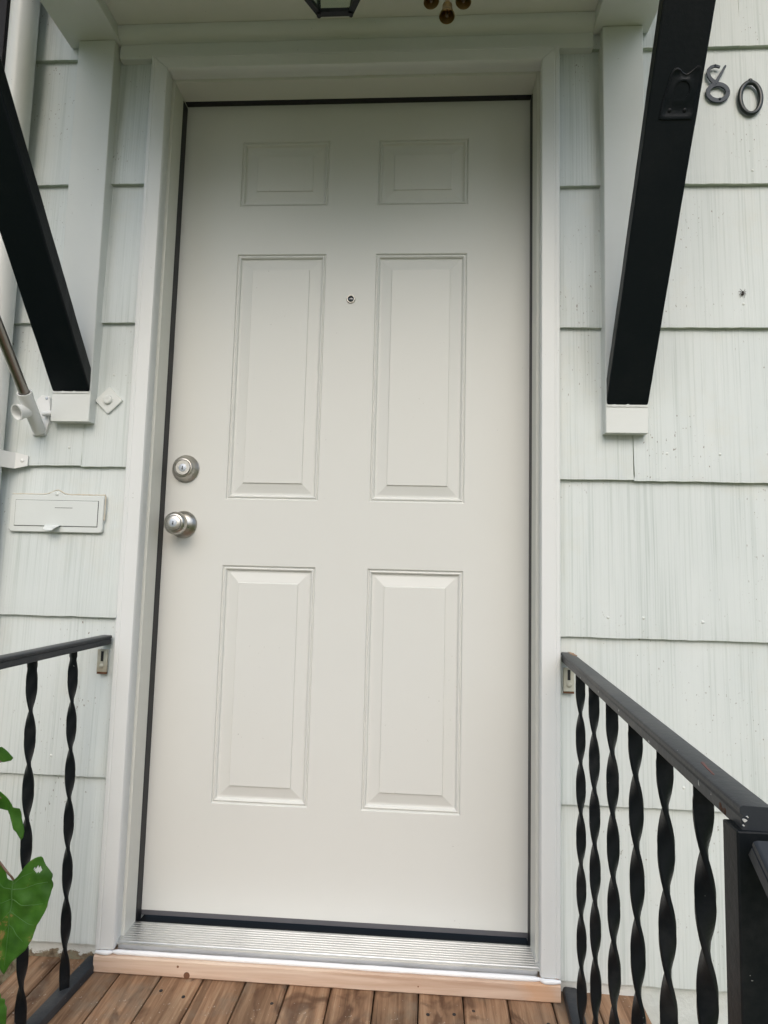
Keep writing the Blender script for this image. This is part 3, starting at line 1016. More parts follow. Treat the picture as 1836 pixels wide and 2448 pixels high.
# ------------------------------------------------------------------ wall fittings at the left
dp = thing('wall_plate', (-0.5515, -0.094, 1.183), 'small white painted diamond plate with a round button on the shingles', 'doorbell')
m = MB()
dc = Vector((-0.5515, -0.0, 1.183)); rings = []
for s_, y in ((0.0335, -0.0925), (0.0335, -0.0972), (0.0325, -0.0984), (0.0290, -0.0988)):
    rg = []
    for cxs, czs in ((1, 0), (0, 1), (-1, 0), (0, -1)):
        for da in (-0.35, 0, 0.35):
            a = math.atan2(czs, cxs) + da * 0.22
            rr_ = s_ * (1 - 0.05 * (abs(da) < 0.1)) * (1.0 if abs(da) < .1 else 0.93)
            rg.append(Vector((dc.x + rr_ * 1.0 * math.cos(a), y, dc.z + rr_ * math.sin(a))))
    rings.append(rg)
m.loops(rings)
m.build('plate', M['trim'], dp, smooth=30)
m = MB(); m.lathe((dc.x - 0.001, -0.0985, dc.z + 0.001), (0, -1, 0), [(-0.001, 0.0112), (0.003, 0.0110), (0.0052, 0.0098), (0.0060, 0.0075), (0.0058, 0.003), (0.0055, 0.0005)], 28)
m.build('button', M['trim'], dp, smooth=50)

ms = thing('mail_slot', (-0.658, -0.092, 0.868), 'white painted mail slot with a hinged flap and thumb tab in the wall', 'mail slot')


def rrect(x0, x1, z0, z1, r, y, n=5, bumpx=None):
    pts = []
    for cx, cz, a0 in ((x1 - r, z1 - r, 0), (x0 + r, z1 - r, PI / 2), (x0 + r, z0 + r, PI), (x1 - r, z0 + r, 3 * PI / 2)):
        for i in range(n + 1):
            a = a0 + PI / 2 * i / n
            pts.append(Vector((cx + r * math.cos(a), y, cz + r * math.sin(a))))
        if a0 == 0 and bumpx is not None:
            for i in range(13):
                t = i / 12; xx = bumpx + 0.024 - 0.048 * t
                pts.append(Vector((xx, y, z1 + 0.0095 * math.sin(PI * t) ** 1.5)))
    return pts


m = MB()
X0, X1, Z0, Z1 = -0.7700, -0.5450, 0.8700, 0.9565
m.loops([rrect(X0, X1, Z0, Z1, 0.008, -0.086, bumpx=-0.660), rrect(X0, X1, Z0, Z1, 0.008, -0.0985, bumpx=-0.660), rrect(X0 + 0.0015, X1 - 0.0015, Z0 + 0.0015, Z1 - 0.0015, 0.008, -0.1000, bumpx=-0.660)])
m.build('slot_plate', M['slotpaint'], ms, smooth=30)
m = MB(); m.box(-0.7566, -0.5569, -0.1004, -0.0995, 0.8833, 0.9443)
m.build('flap_gap', M['dark'], ms)
m = MB(); m.box(-0.7556, -0.5579, -0.1018, -0.0990, 0.8845, 0.9434)
fl = m.build('flap', M['slotpaint'], ms, bevel=0.0008)
m = MB()
tb = [(-0.680, 0.8860), (-0.676, 0.8770), (-0.668, 0.8730), (-0.655, 0.8735), (-0.648, 0.8790), (-0.643, 0.8860)]
m.loops([[Vector((x, -0.1018 - (0.012 if z < 0.880 else 0.004 if z < 0.8855 else 0), z)) for x, z in tb], [Vector((x, -0.1040 - (0.012 if z < 0.880 else 0.004 if z < 0.8855 else 0), z)) for x, z in tb]])
m.build('thumb_tab', M['slotpaint'], fl, smooth=60)
m = MB(); m.box(-0.660, -0.618, -0.1021, -0.1010, 0.9262, 0.9272)
m.build('slot_line', M['dark'], fl)
m = MB(); m.lathe((-0.6585, -0.1000, 0.9585), (0, -1, 0), [(-0.001, 0.0042), (0.001, 0.0040), (0.0018, 0.0026), (0.0019, 0.0003)], 16)
m.build('screw', M['slotpaint'], ms, smooth=50)

m = MB()
pts = []
for i in range(60):
    t = i / 59; x = -0.768 + 0.223 * t
    zz = 0.9585 + 0.0095 * math.exp(-((x + 0.660) / 0.017) ** 2) + 0.0012 * noise.noise(Vector((x * 60, 1, 1)))
    pts.append((x, -0.0965, zz))
pts += [(-0.5430, -0.0965, 0.956), (-0.5428, -0.0965, 0.930), (-0.5432, -0.0965, 0.90)]
m.tube(pts, [0.0016 + 0.0008 * noise.noise(Vector((i * 0.7, 0, 0))) for i in range(len(pts))], 6)
m.build('old_caulk', M['oldcaulk'], ms, smooth=60)

# downpipe
dpx, dpy, dpr = -0.8125, -0.130, 0.0305
pipe = thing('downpipe', (dpx, dpy, -0.60), 'round white painted downpipe strapped to the wall at the left edge', 'downpipe')
m = MB(); m.tube([(dpx, dpy, -0.55), (dpx, dpy, 0.4), (dpx, dpy, 1.038), (dpx, dpy, 2.0), (dpx, dpy, 2.72)], dpr, 40)
m.build('pipe', M['pipe'], pipe, smooth=40)
m = MB()
pth = [(-0.905, -0.0985), (-0.868, -0.1010), (-0.850, -0.118)] + [(dpx + (dpr + 0.002) * math.cos(a), dpy + (dpr + 0.002) * math.sin(a)) for a in [PI + 0.15 + (PI - 0.3) * i / 14 for i in range(15)]] + [(-0.774, -0.112), (-0.765, -0.1010), (-0.735, -0.0995)]
rings = []
for i, (x, y) in enumerate(pth):
    a = Vector(pth[max(i - 1, 0)]); b = Vector(pth[min(i + 1, len(pth) - 1)])
    d = (b - a).normalized(); nrm = Vector((d.y, -d.x)) * 0.0016
    hw = 0.019 if i not in (0, len(pth) - 1) else 0.012
    zc = 1.036
    rings.append([Vector((x + nrm.x, y + nrm.y, zc - hw)), Vector((x + nrm.x, y + nrm.y, zc + hw)), Vector((x - nrm.x, y - nrm.y, zc + hw)), Vector((x - nrm.x, y - nrm.y, zc - hw))])
m.loops(rings)
stp = m.build('strap', M['white_metal'], pipe, smooth=35)
m = MB(); m.lathe((-0.748, -0.1010, 1.036), (0, -1, 0), [(-0.001, 0.0048), (0.001, 0.0045), (0.0022, 0.003), (0.0024, 0.0004)], 16)
m.build('nail', M['white_metal'], stp, smooth=50)

# dark shutter beyond the pipe
sh = thing('window_shutter', (-1.10, -0.11, 1.30), 'dark painted louvred shutter beyond the white downpipe', 'shutter')
for xa, xb, za, zb_ in ((-1.24, -1.19, 1.25, 2.60), (-0.915, -0.865, 1.25, 2.60), (-1.19, -0.915, 1.25, 1.32), (-1.19, -0.915, 2.53, 2.60), (-1.19, -0.915, 1.90, 1.95)):
    m = MB(); m.box(xa, xb, -0.125, -0.099, za, zb_); m.build('shutter_rail', M['shutter'], sh, bevel=0.002)
z = 1.335
while z < 2.52:
    if not 1.885 < z < 1.955:
        m = MB(); m.add([(-1.19, -0.121, z), (-0.915, -0.121, z), (-0.915, -0.103, z + 0.026), (-1.19, -0.103, z + 0.026), (-1.19, -0.116, z - 0.003), (-0.915, -0.116, z - 0.003), (-0.915, -0.099, z + 0.023), (-1.19, -0.099, z + 0.023)],
                        [(0, 1, 2, 3), (4, 7, 6, 5), (0, 4, 5, 1), (2, 6, 7, 3), (0, 3, 7, 4), (1, 5, 6, 2)])
        m.build('slat', M['shutter'], sh)
    z += 0.034

# flag pole bracket and pole
fb = thing('flagpole_bracket', (-0.709, -0.096, 1.145), 'white metal two-socket flagpole bracket screwed beside the left brace foot', 'bracket')
A0 = Vector((-0.7080, -0.114, 1.114)); A1 = Vector((-0.6790, -0.300, 1.275))
# keep the pole's line through the socket
Sx = Vector((-0.7010, -0.178, 1.187))
ax = (Sx - A0).normalized()
ax2 = (A1 - Sx).normalized()
m = MB()
pl = [(-0.730, 1.100), (-0.727, 1.0965), (-0.700, 1.0965), (-0.6965, 1.100), (-0.690, 1.125), (-0.689, 1.160), (-0.692, 1.186), (-0.697, 1.1915), (-0.714, 1.1915), (-0.722, 1.184), (-0.733, 1.150)]
m.loops([[Vector((x, -0.094, z)) for x, z in pl], [Vector((x, -0.1015, z)) for x, z in pl], [Vector((x * 0.98 - 0.0142, -0.1030, 1.145 + (z - 1.145) * 0.97)) for x, z in pl]])
m.build('base_plate', M['white_metal'], fb, smooth=35)
for x, z in ((-0.7165, 1.1048), (-0.6990, 1.1850)):
    m = MB(); m.lathe((x, -0.1030, z), (0, -1, 0), [(-0.001, 0.0034), (0.0008, 0.0033), (0.0018, 0.002), (0.0019, 0.0002)], 14)
    m.build('screw', M['steel'], fb, smooth=50)
axm = (A1 - A0).normalized()
m = MB()
m.lathe(A0 - axm * 0.012, axm, [(-0.002, 0.0125), (0.004, 0.0140), (0.03, 0.0144), (0.084, 0.0148), (0.1055, 0.0154), (0.1065, 0.0150), (0.1065, 0.0125), (0.100, 0.0118), (0.02, 0.0116)], 32)
m.build('socket', M['white_metal'], fb, smooth=40)
a2 = Vector((-0.30, -0.70, -0.30)).normalized()
H2 = A0 + axm * 0.046
m = MB()
m.lathe(H2, a2, [(0.0, 0.0120), (0.018, 0.0150), (0.034, 0.0188), (0.0352, 0.0186), (0.0352, 0.0160), (0.028, 0.0140), (0.008, 0.0115)], 32)
m.build('socket', M['white_metal'], fb, smooth=40)
m = MB()
m.tube([A0 + Vector((0.008, 0.004, 0.032)), A0 + Vector((0.036, 0.004, 0.034))], 0.0060, 12); m.lathe(A0 + Vector((0.034, 0.004, 0.034)), (1, 0, 0.05), [(0, 0.0085), (0.005, 0.0088), (0.007, 0.006)], 12)
m.build('wing_screw', M['white_metal'], fb, smooth=40)
m = MB(); pA = A0 + axm * 0.045; pB = pA + axm * 0.62
m.tube([pA, pA.lerp(pB, 0.5), pB], 0.0108, 28)
m.lathe(pB, axm, [(0, 0.0122), (0.003, 0.016), (0.012, 0.019), (0.022, 0.016), (0.026, 0.003)], 24)
tag(m.build('flag_pole', M['pole'], smooth=40, origin=pA), 'brushed metal flagpole slanting up out of the white two-socket bracket', 'flagpole')

# ------------------------------------------------------------------ deck
dk = thing('wooden_deck', (0, -0.55, -0.60), 'weathered brown deck boards in front of the door', 'deck')
edges = [(-0.6560, -0.5840), (-0.5805, -0.5250), (-0.5222, -0.4340)]
x = -0.4312
while x < 0.60:
    edges.append((x, x + 0.0876)); x += 0.0905
edges[-1] = (edges[-1][0], 0.657)
for (a, b) in edges:
    m = MB()
    n = 30
    rings = []
    seed = a * 31
    for i in range(n + 1):
        y = -0.0815 - 0.938 * i / n
        skew = 0.022 * (y + 0.12)
        jz = 0.0009 * noise.noise(Vector((seed, y * 4, 0)))
        ja = 0.0007 * noise.noise(Vector((seed, y * 14, 5))); jb = 0.0007 * noise.noise(Vector((seed, y * 14, 9)))
        cup = 0.0008
        rings.append([Vector((a + ja + skew, y, ZD - 0.034)), Vector((b + jb + skew, y, ZD - 0.034)), Vector((b + jb + skew, y, ZD - 0.0035 + jz)), Vector((b + jb + skew - 0.0035, y, ZD + jz)),
                      Vector(((a + b) / 2 + skew, y, ZD + jz - cup)), Vector((a + ja + skew + 0.0035, y, ZD + jz)), Vector((a + ja + skew, y, ZD - 0.0035 + jz))])
    m.loops(rings)
    m.build('deck_board', M['deck'], dk, smooth=25)
    for yy in (-0.165, -0.60, -0.99):
        for xx in (a + 0.018, b - 0.018):
            if random.random() < 0.35 and b - a > 0.06:
                m = MB(); m.lathe((xx + 0.022 * (yy + 0.12), yy + random.uniform(-.012, .012), ZD - 0.0012), (0, 0, 1), [(0, 0.0036), (0.0012, 0.0036), (0.0016, 0.003), (0.0014, 0.0003)], 10)
                m.build('nail_head', M['dark'], dk)
m = MB()
for yj in (-0.12, -0.55, -0.98):
    m.box(-0.64, 0.64, yj - 0.019, yj + 0.019, ZD - 0.175, ZD - 0.0345)
m.build('joist', M['timberdark'], dk)
for xx in (-0.60, 0.60):
    m = MB(); m.box(xx - 0.04, xx + 0.04, -0.99, -0.91, -0.62, ZD - 0.18)
    m.build('deck_post', M['timberdark'], dk)


# ------------------------------------------------------------------ railings
PHO = {'railing': -0.26, 'railing.001': 0.50}


def baluster(parent, x, y, zc, z0, z1, pitch=0.093, lean=0.0, w=0.0180, t=0.0058, stub=0.022):
    mm = MB()
    rings = []
    n = 150
    za, zb = z0 + stub, z1 - stub
    phc = -PI / 2 + PHO.get(parent.name, 0.0)
    for i in range(n + 1):
        z = z0 + (z1 - z0) * i / n
        zz = min(max(z, za), zb)
        ph = phc - PI * (zz - zc) / pitch
        W, T = w / 2, t / 2
        if z < z0 + 0.017 or z > z1 - 0.017:
            W, T = w / 2 * 0.92, t * 0.8
        u = Vector((math.cos(ph), math.sin(ph), 0)); v = Vector((-math.sin(ph), math.cos(ph), 0))
        c = Vector((x - lean * (z - 0.226), y, z))
        b = 0.0008
        rings.append([c + u * a_ + v * b_ for a_, b_ in ((W - b, -T), (W, -T + b), (W, T - b), (W - b, T), (-W + b, T), (-W, T - b), (-W, -T + b), (-W + b, -T))])
    mm.loops(rings)
    return mm.build('baluster', M['iron'], parent, smooth=50)


RP = [(-0.0108, 0.000), (-0.0116, 0.0012), (-0.0118, 0.0140), (-0.0108, 0.0155), (-0.0104, 0.0172), (-0.0116, 0.0186), (-0.0128, 0.0194), (-0.0130, 0.0245), (-0.0120, 0.0264), (-0.0100, 0.0275),
      (0.0100, 0.0275), (0.0120, 0.0264), (0.0130, 0.0245), (0.0128, 0.0194), (0.0116, 0.0186), (0.0104, 0.0172), (0.0108, 0.0155), (0.0118, 0.0140), (0.0116, 0.0012), (0.0108, 0.000)]

RP = [(a, 0.0075 + b * 20.0 / 27.5) for a, b in RP]


def rail_path(A, B, n=16):
    A, B = Vector(A), Vector(B)
    return [A.lerp(B, i / n) for i in range(n + 1)]


rr_ = thing('railing', (0.49, -0.50, ZD), 'black iron railing with twisted balusters at the right of the door', 'railing', 'twisted iron railings beside the deck')
m = MB(); m.sweep(rail_path((0.5085, -0.0965, 0.6075), (0.4490, -0.9175, 0.6075)), RP)
hr = m.build('handrail', M['railtop'], rr_, smooth=22)
for (x, y, zc, pt) in ((0.5058, -0.212, 0.3467, 0.0935), (0.4950, -0.337, 0.4372, 0.0925), (0.4855, -0.462, 0.4449, 0.0915), (0.4772, -0.582, 0.4509, 0.0905), (0.4684, -0.697, 0.5434, 0.0885), (0.4570, -0.812, 0.5475, 0.0865)):
    baluster(rr_, x, y, zc, -0.046, 0.6155, pitch=pt)
m = MB(); m.sweep(rail_path((0.5135, -0.0985, -0.0615), (0.452, -0.905, -0.0615)), [(-0.0150, -0.0005), (0.0150, -0.0005), (0.0155, 0.010), (0.0135, 0.0155), (0.0090, 0.0175), (-0.0090, 0.0175), (-0.0135, 0.0155), (-0.0155, 0.010)])
m.build('bottom_rail', M['railtop'], rr_, smooth=30)
m = MB(); m.box(0.4325, 0.4590, -0.9195, -0.8965, ZD, 0.6170)
m.build('post', M['iron'], rr_, bevel=0.0015)
m = MB(); m.sweep([(0.4490, -0.9200, 0.5955), (0.4420, -1.45, 0.2010)], RP)
m.build('stair_rail', M['railtop'], rr_, smooth=35)
m = MB(); m.box(0.425, 0.457, -1.46, -1.43, -0.60, 0.235)
m.build('post', M['railtop'], rr_, bevel=0.0015)
# rust and chips at the joint
m = MB()
for k in range(14):
    c = Vector((0.4408 + random.uniform(-0.0004, 0.0004), -0.885 + random.uniform(-0.006, 0.006), 0.6195 + random.uniform(-0.0015, 0.0015)))
    m.lathe(c, (-1, -0.2, 0), [(-0.001, 0.0001), (0, 0.0030), (0.0012, 0.0022), (0.0016, 0.0003)], 8)
m.build('rust_spot', M['rust'], hr, smooth=60)




def flake(name, mat, pts, nrm, parent, th=0.0003):
    nv = Vector(nrm).normalized() * th
    mm = MB()
    c = sum((Vector(p) for p in pts), Vector()) / len(pts)
    rim = []
    for i in range(len(pts)):
        A, B = Vector(pts[i]), Vector(pts[(i + 1) % len(pts)])
        for k in range(4):
            p = A.lerp(B, k / 4)
            rim.append(p + (p - c) * 0.75 * noise.noise(p * 700))
    mm.loops([[p - nv for p in rim], [p + nv for p in rim]])
    return mm.build(name, mat, parent)


flake('worn_patch', M['tan'], [(0.5135, -0.100, 0.6352), (0.5195, -0.100, 0.6352), (0.5180, -0.135, 0.6352), (0.5110, -0.150, 0.6352), (0.5090, -0.128, 0.6352)], (0, 0, 1), hr)
flake('worn_patch', M['redpaint'], [(0.4545, -0.815, 0.6352), (0.4565, -0.818, 0.6352), (0.4500, -0.850, 0.6352), (0.4490, -0.849, 0.6352)], (0, 0, 1), hr)
for (yy, sz) in ((-0.10, 0.0012), (-0.30, 0.0010), (-0.44, 0.0012), (-0.56, 0.0016), (-0.69, 0.0014), (-0.835, 0.0030), (-0.862, 0.0022)):
    fx = 0.5085 + (0.4490 - 0.5085) * (-yy - 0.0965) / 0.8285
    zz = 0.6205 + random.uniform(-0.003, 0.003)
    flake('paint_chip', M['chip'], [(fx - 0.0118, yy - sz, zz - sz), (fx - 0.0118, yy + sz, zz - sz * 0.6), (fx - 0.0118, yy + sz * 0.6, zz + sz), (fx - 0.0118, yy - sz, zz + sz * 0.5)], (1, 0, 0), hr, 0.0004)
for cx0, cz0, sz in ((0.4390, 0.6245, 0.0019), (0.4412, 0.6272, 0.0010), (0.4380, 0.6205, 0.0008)):
    flake('paint_chip', M['chip'], [(cx0 - sz, -0.9180, cz0 + sz * 0.2), (cx0, -0.9180, cz0 + sz), (cx0 + sz, -0.9180, cz0), (cx0, -0.9180, cz0 - sz * 0.6)], (0, 1, 0), hr, 0.0006)

# wall brackets: slotted plate under each rail end
def wall_bracket(parent, x, z):
    mm = MB(); mm.box(x - 0.0115, x + 0.0115, -0.1025, -0.0965, z - 0.050, z)
    o = mm.build('wall_bracket', M['oldmetal'], parent, bevel=0.001)
    mm = MB(); mm.box(x - 0.003, x + 0.003, -0.1030, -0.1020, z - 0.026, z - 0.004)
    mm.build('slot', M['dark'], o)
    mm = MB(); mm.lathe((x, -0.1020, z - 0.036), (0, -1, 0), [(-0.001, 0.0056), (0.0015, 0.0054), (0.003, 0.0035), (0.0032, 0.0004)], 16)
    mm.build('bolt', M['oldmetal'], o, smooth=50)
    mm = MB(); mm.box(x - 0.0112, x + 0.0112, -0.1012, -0.0966, z - 0.0545, z - 0.0504)
    mm.build('rusty_edge', M['rust'], o)


wall_bracket(rr_, 0.5115, 0.6030)
lr_ = thing('railing', (-0.53, -0.50, ZD), 'black iron railing with twisted balusters at the left, behind the vine', 'railing', 'twisted iron railings beside the deck')
m = MB(); m.sweep(rail_path((-0.5190, -0.0965, 0.6120), (-0.5690, -0.93, 0.6120)), RP)
m.build('handrail', M['railtop'], lr_, smooth=35)
for (x, y, zc) in ((-0.5190, -0.195, 0.3223), (-0.5270, -0.315, 0.3332), (-0.5330, -0.435, 0.35), (-0.539, -0.555, 0.38), (-0.5455, -0.675, 0.34), (-0.552, -0.795, 0.39)):
    baluster(lr_, x, y, zc, -0.046, 0.620, pitch=0.0970, lean=0.045, w=0.0190)
m = MB(); m.sweep(rail_path((-0.4995, -0.0985, -0.0615), (-0.563, -0.905, -0.0615)), [(-0.0150, -0.0005), (0.0150, -0.0005), (0.0155, 0.010), (0.0135, 0.0155), (0.0090, 0.0175), (-0.0090, 0.0175), (-0.0135, 0.0155), (-0.0155, 0.010)])
m.build('bottom_rail', M['railtop'], lr_, smooth=30)
m = MB(); m.box(-0.585, -0.553, -0.935, -0.905, ZD, 0.6190)
m.build('post', M['railtop'], lr_, bevel=0.0015)
wall_bracket(lr_, -0.5235, 0.6080)

# ------------------------------------------------------------------ vine at the left
vn = thing('climbing_vine', (-0.58, -0.44, ZD), 'green climbing vine with heart-shaped leaves twining the left railing', 'vine')
U = 0.000256
AN = Vector((-0.459, -0.45, 0.293))


def L2W(x, y, d=0.0): return Vector((AN.x + (x - 85) * U, AN.y + d, AN.z - (y - 740) * U))


def leaf(outline, center, curl=0.012, depth=0.0, holes=(), seed=0, rings=9):
    mm = MB()
    n = 144 if rings > 20 else 72
    # resample outline by angle around centre
    cx, cy = center
    prof = []
    for k in range(n):
        a = 2 * PI * k / n
        dx, dy = math.cos(a), math.sin(a)
        best = None
        for i in range(len(outline)):
            ax_, ay_ = outline[i][0] - cx, outline[i][1] - cy
            bx_, by_ = outline[(i + 1) % len(outline)][0] - cx, outline[(i + 1) % len(outline)][1] - cy
            ex, ey = bx_ - ax_, by_ - ay_
            den = dx * ey - dy * ex
            if abs(den) < 1e-9: continue
            t = (ax_ * ey - ay_ * ex) / den
            u = (ax_ * dy - ay_ * dx) / den
            if t > 0 and -1e-6 <= u <= 1 + 1e-6:
                best = t if best is None else max(best, t)
        prof.append(best or 1)
    pts = [(cx, cy)]
    for r in range(1, rings + 1):
        for k in range(n):
            a = 2 * PI * k / n
            R = prof[k] * r / rings
            pts.append((cx + R * math.cos(a), cy + R * math.sin(a)))
    for (x, y) in pts:
        q = ((x - cx) / 250) ** 2
        dd = depth + curl * q + 0.004 * noise.noise(Vector((x * 0.012, y * 0.012, seed))) - 0.003 * math.exp(-((x - cx) / 12) ** 2) * 0.4
        mm.v.append(L2W(x, y, dd))

    def inh(p):
        return any(((p[0] - hx_) / rx) ** 2 + ((p[1] - hy_) / ry) ** 2 < 1 for hx_, hy_, rx, ry in holes)

    def face(ix):
        c = (sum(pts[i][0] for i in ix) / len(ix), sum(pts[i][1] for i in ix) / len(ix))
        if not inh(c):
            mm.f.append(tuple(ix)); mm.mi.append(0)

    for k in range(n):
        face([0, 1 + k, 1 + (k + 1) % n])
    for r in range(1, rings):
        for k in range(n):
            a = 1 + (r - 1) * n + k; b = 1 + (r - 1) * n + (k + 1) % n
            face([a, b, b + n, a + n])
    o = mm.build('leaf', M['leaf'], vn, smooth=60)
    s = o.modifiers.new('thickness', 'SOLIDIFY'); s.thickness = 0.0005
    return o


big = [(85, 740), (110, 715), (140, 670), (160, 640), (185, 618), (205, 605), (240, 592), (252, 606), (258, 630), (270, 652), (285, 670), (315, 710), (316, 725), (310, 745), (318, 760), (318, 790),
       (312, 810), (312, 830), (300, 900), (285, 940), (262, 985), (245, 1010), (230, 1060), (225, 1090), (195, 1150), (150, 1190), (120, 1215), (100, 1245), (75, 1290), (62, 1308), (30, 1260), (0, 1215), (-60, 1130), (-110, 1030),
       (-140, 930), (-150, 830), (-130, 740), (-100, 690), (-50, 650), (-15, 645), (15, 660), (35, 690), (38, 718), (62, 735)]
leaf(big, (85, 900), holes=((230, 674, 25, 15),), seed=1, rings=44)
leaf([(-60, 200), (0, 240), (25, 255), (42, 280), (48, 296), (92, 303), (97, 330), (100, 368), (112, 410), (125, 470), (118, 495), (108, 503), (95, 470), (55, 430), (52, 418), (62, 400), (50, 365), (15, 320), (-10, 312), (-70, 320)],
     (28, 318), curl=0.03, seed=2, rings=10)
leaf([(-120, 1420), (0, 1408), (15, 1425), (30, 1445), (28, 1470), (65, 1475), (50, 1500), (72, 1525), (75, 1560), (70, 1640), (72, 1720), (20, 1830), (-60, 1780), (-140, 1650), (-150, 1520)], (-20, 1580), curl=0.02, depth=0.01, seed=3)
leaf([(-230, -10), (-140, -35), (-90, 8), (-62, 38), (-75, 56), (-120, 66), (-200, 60)], (-145, 25), curl=0.02, depth=0.03, seed=4)
leaf([(-260, 480), (-190, 430), (-120, 470), (-110, 560), (-180, 650), (-260, 600)], (-185, 540), curl=0.02, depth=-0.02, seed=5)
leaf([(-330, 900), (-230, 860), (-190, 960), (-240, 1120), (-320, 1060)], (-260, 980), curl=0.02, depth=0.02, seed=6)
bigleaf = [o for o in vn.children if o.name.startswith('leaf')][0]


def leafd(x, y): return 0.012 * ((x - 85) / 250) ** 2 + 0.004 * noise.noise(Vector((x * 0.012, y * 0.012, 1))) - 0.0012 * math.exp(-((x - 85) / 12) ** 2)


for pth, r0 in (([(85, 740), (86, 860), (82, 980), (76, 1120), (66, 1270)], 0.0011), ([(86, 760), (140, 715), (200, 690), (232, 640)], 0.0007), ([(86, 790), (150, 790), (230, 760), (300, 755)], 0.0007),
                ([(86, 850), (150, 880), (220, 890), (285, 880)], 0.0006), ([(84, 920), (140, 970), (200, 1000), (235, 1010)], 0.0005), ([(82, 1000), (130, 1060), (180, 1110)], 0.0005),
                ([(85, 790), (30, 780), (-50, 740), (-110, 760)], 0.0006), ([(85, 850), (20, 880), (-60, 890), (-130, 880)], 0.0006), ([(83, 920), (30, 980), (-30, 1020), (-90, 1030)], 0.0005), ([(80, 1000), (40, 1060), (-10, 1120)], 0.0005)):
    m = MB()
    V = []
    for i in range(len(pth) - 1):
        for k in range(6):
            t = k / 6
            x = pth[i][0] * (1 - t) + pth[i + 1][0] * t; y = pth[i][1] * (1 - t) + pth[i + 1][1] * t
            V.append(L2W(x, y, leafd(x, y) - 0.0003))
    m.tube(V, [r0 * (1 - 0.6 * i / len(V)) for i in range(len(V))], 5)
    m.build('leaf_vein', M['vein'], bigleaf, smooth=80)
m = MB()
m.tube([L2W(86, 742, 0.001), L2W(78, 712, -0.003), L2W(62, 690, -0.005), L2W(30, 662, -0.004), L2W(-10, 640, 0.0), L2W(-90, 600, 0.01), L2W(-180, 590, 0.02)], 0.0016, 8)
m.build('leaf_stalk', M['stem'], vn, smooth=60)
m = MB()
pts = []
for i in range(60):
    t = i / 59
    a = t * 15
    pts.append((-0.541 + 0.018 * math.cos(a), -0.425 + 0.018 * math.sin(a), ZD + 0.0 + 0.60 * t))
m.tube(pts, 0.0024, 8)
m.build('vine_stem', M['stem'], vn, smooth=60)
for (sx_, sy_) in ((-60, 260), (-110, 30), (-110, 1540)):
    m = MB(); m.tube([L2W(sx_ + 40, sy_, 0.005), L2W(sx_ - 40, sy_ - 30, 0.0), L2W(sx_ - 170, sy_ + 30, 0.02)], 0.0015, 8)
    m.build('leaf_stalk', M['stem'], vn, smooth=60)


# ------------------------------------------------------------------ unseen trees added behind the camera for greenish bounce light
def make_tree(seed):
    rnd = random.Random(seed)
    t = bpy.data.objects.new('bounce_tree', None); COL.objects.link(t)
    mm = MB(); mm.tube([(0, 0, 0), (0.1, 0.05, 1.2), (0.0, 0.1, 2.6), (0.15, 0, 4.2)], [0.22, 0.17, 0.13, 0.05], 10)
    for k in range(6):
        a = k * 1.05 + 0.3
        mm.tube([(0.02, 0.05, 1.8 + k * 0.3), (math.cos(a) * 0.7, math.sin(a) * 0.7, 2.7 + k * 0.3), (math.cos(a) * 1.3, math.sin(a) * 1.3, 3.3 + k * 0.35)], [0.07, 0.05, 0.02], 6)
    mm.build('trunk', M['bark'], t, smooth=60, origin=(0, 0, 0))
    mm = MB()
    cl = [(rnd.uniform(-1.5, 1.5), rnd.uniform(-1.5, 1.5), rnd.uniform(1.2, 5.4), rnd.uniform(0.6, 1.1)) for _ in range(26)]
    for cx, cy, cz, R in cl:
        for _ in range(150):
            d = Vector((rnd.gauss(0, 1), rnd.gauss(0, 1), rnd.gauss(0, 1))).normalized() * R * rnd.uniform(0.6, 1.05)
            p = Vector((cx, cy, cz)) + d
            u = Vector((rnd.gauss(0, 1), rnd.gauss(0, 1), rnd.gauss(0, 1))).normalized() * 0.11
            w = u.orthogonal().normalized() * 0.08
            mm.add([p - u, p + w, p + u, p - w], [(0, 1, 2, 3)])
    mm.build('crown', M['foliage'], t, origin=(0, 0, 0))
    return t


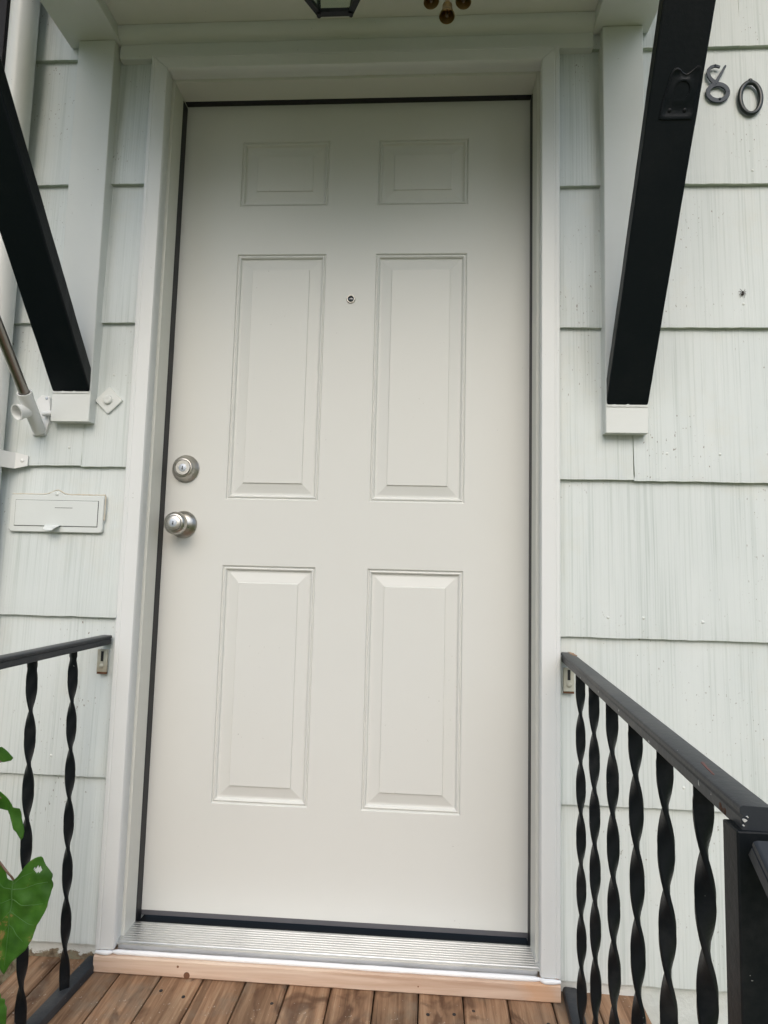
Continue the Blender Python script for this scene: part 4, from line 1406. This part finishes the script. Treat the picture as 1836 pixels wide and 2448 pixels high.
shb = thing('shade_shrub', (-1.55, -1.0, -0.62), 'leafy green shrub growing beside the deck under the downpipe', 'shrub')  # out-of-view shrub added to cut the left light and tint it green
rnd = random.Random(11)
mm = MB()
for _ in range(46):
    cx, cy, cz = rnd.uniform(-1.95, -1.15), rnd.uniform(-1.5, -0.55), rnd.uniform(-0.35, 1.05)
    for _k in range(60):
        d = Vector((rnd.gauss(0, 1), rnd.gauss(0, 1), rnd.gauss(0, 1))).normalized() * rnd.uniform(0.08, 0.20)
        p = Vector((cx, cy, cz)) + d
        u = Vector((rnd.gauss(0, 1), rnd.gauss(0, 1), rnd.gauss(0, 1))).normalized() * 0.045
        w = u.orthogonal().normalized() * 0.03
        mm.add([p - u, p + w, p + u, p - w], [(0, 1, 2, 3)])
mm.build('foliage', M['leaf'], shb)
mm = MB()
for k in range(9):
    a = k * 0.7
    mm.tube([(-1.55, -1.0, -0.62), (-1.55 + 0.15 * math.cos(a), -1.0 + 0.15 * math.sin(a), 0.0), (-1.55 + 0.33 * math.cos(a), -1.0 + 0.38 * math.sin(a), 0.8)], [0.018, 0.012, 0.005], 6)
mm.build('stems', M['bark'], shb)

TR = make_tree(3)
spots = [(-8.5, -12.5, 1.0, 0.3), (-4.4, -14.0, 1.1, 1.9), (0.2, -15.0, 1.15, 3.0), (4.6, -13.8, 1.05, 4.2), (8.6, -12.0, 1.0, 5.1), (-11.0, -6.5, 0.9, 0.9), (11.0, -6.6, 0.9, 2.4)]
labs = ['leafy green tree farthest left across the lawn opposite the door', 'leafy green tree second from the left opposite the door', 'tallest leafy green tree straight opposite the front door', 'leafy green tree right of the tallest tree opposite the door',
        'leafy green tree at the right of the row opposite the door', 'small leafy tree on the lawn left of the house front', 'small leafy tree on the lawn right of the house front']
for i, (x, y, s, rz) in enumerate(spots):
    t = TR if i == 0 else copy_tree(TR)
    t.location = (x, y, -0.62); t.rotation_euler = (0, 0, rz); t.scale = (s, s, s)
    tag(t, labs[i], 'tree', 'unseen trees added for bounce light')
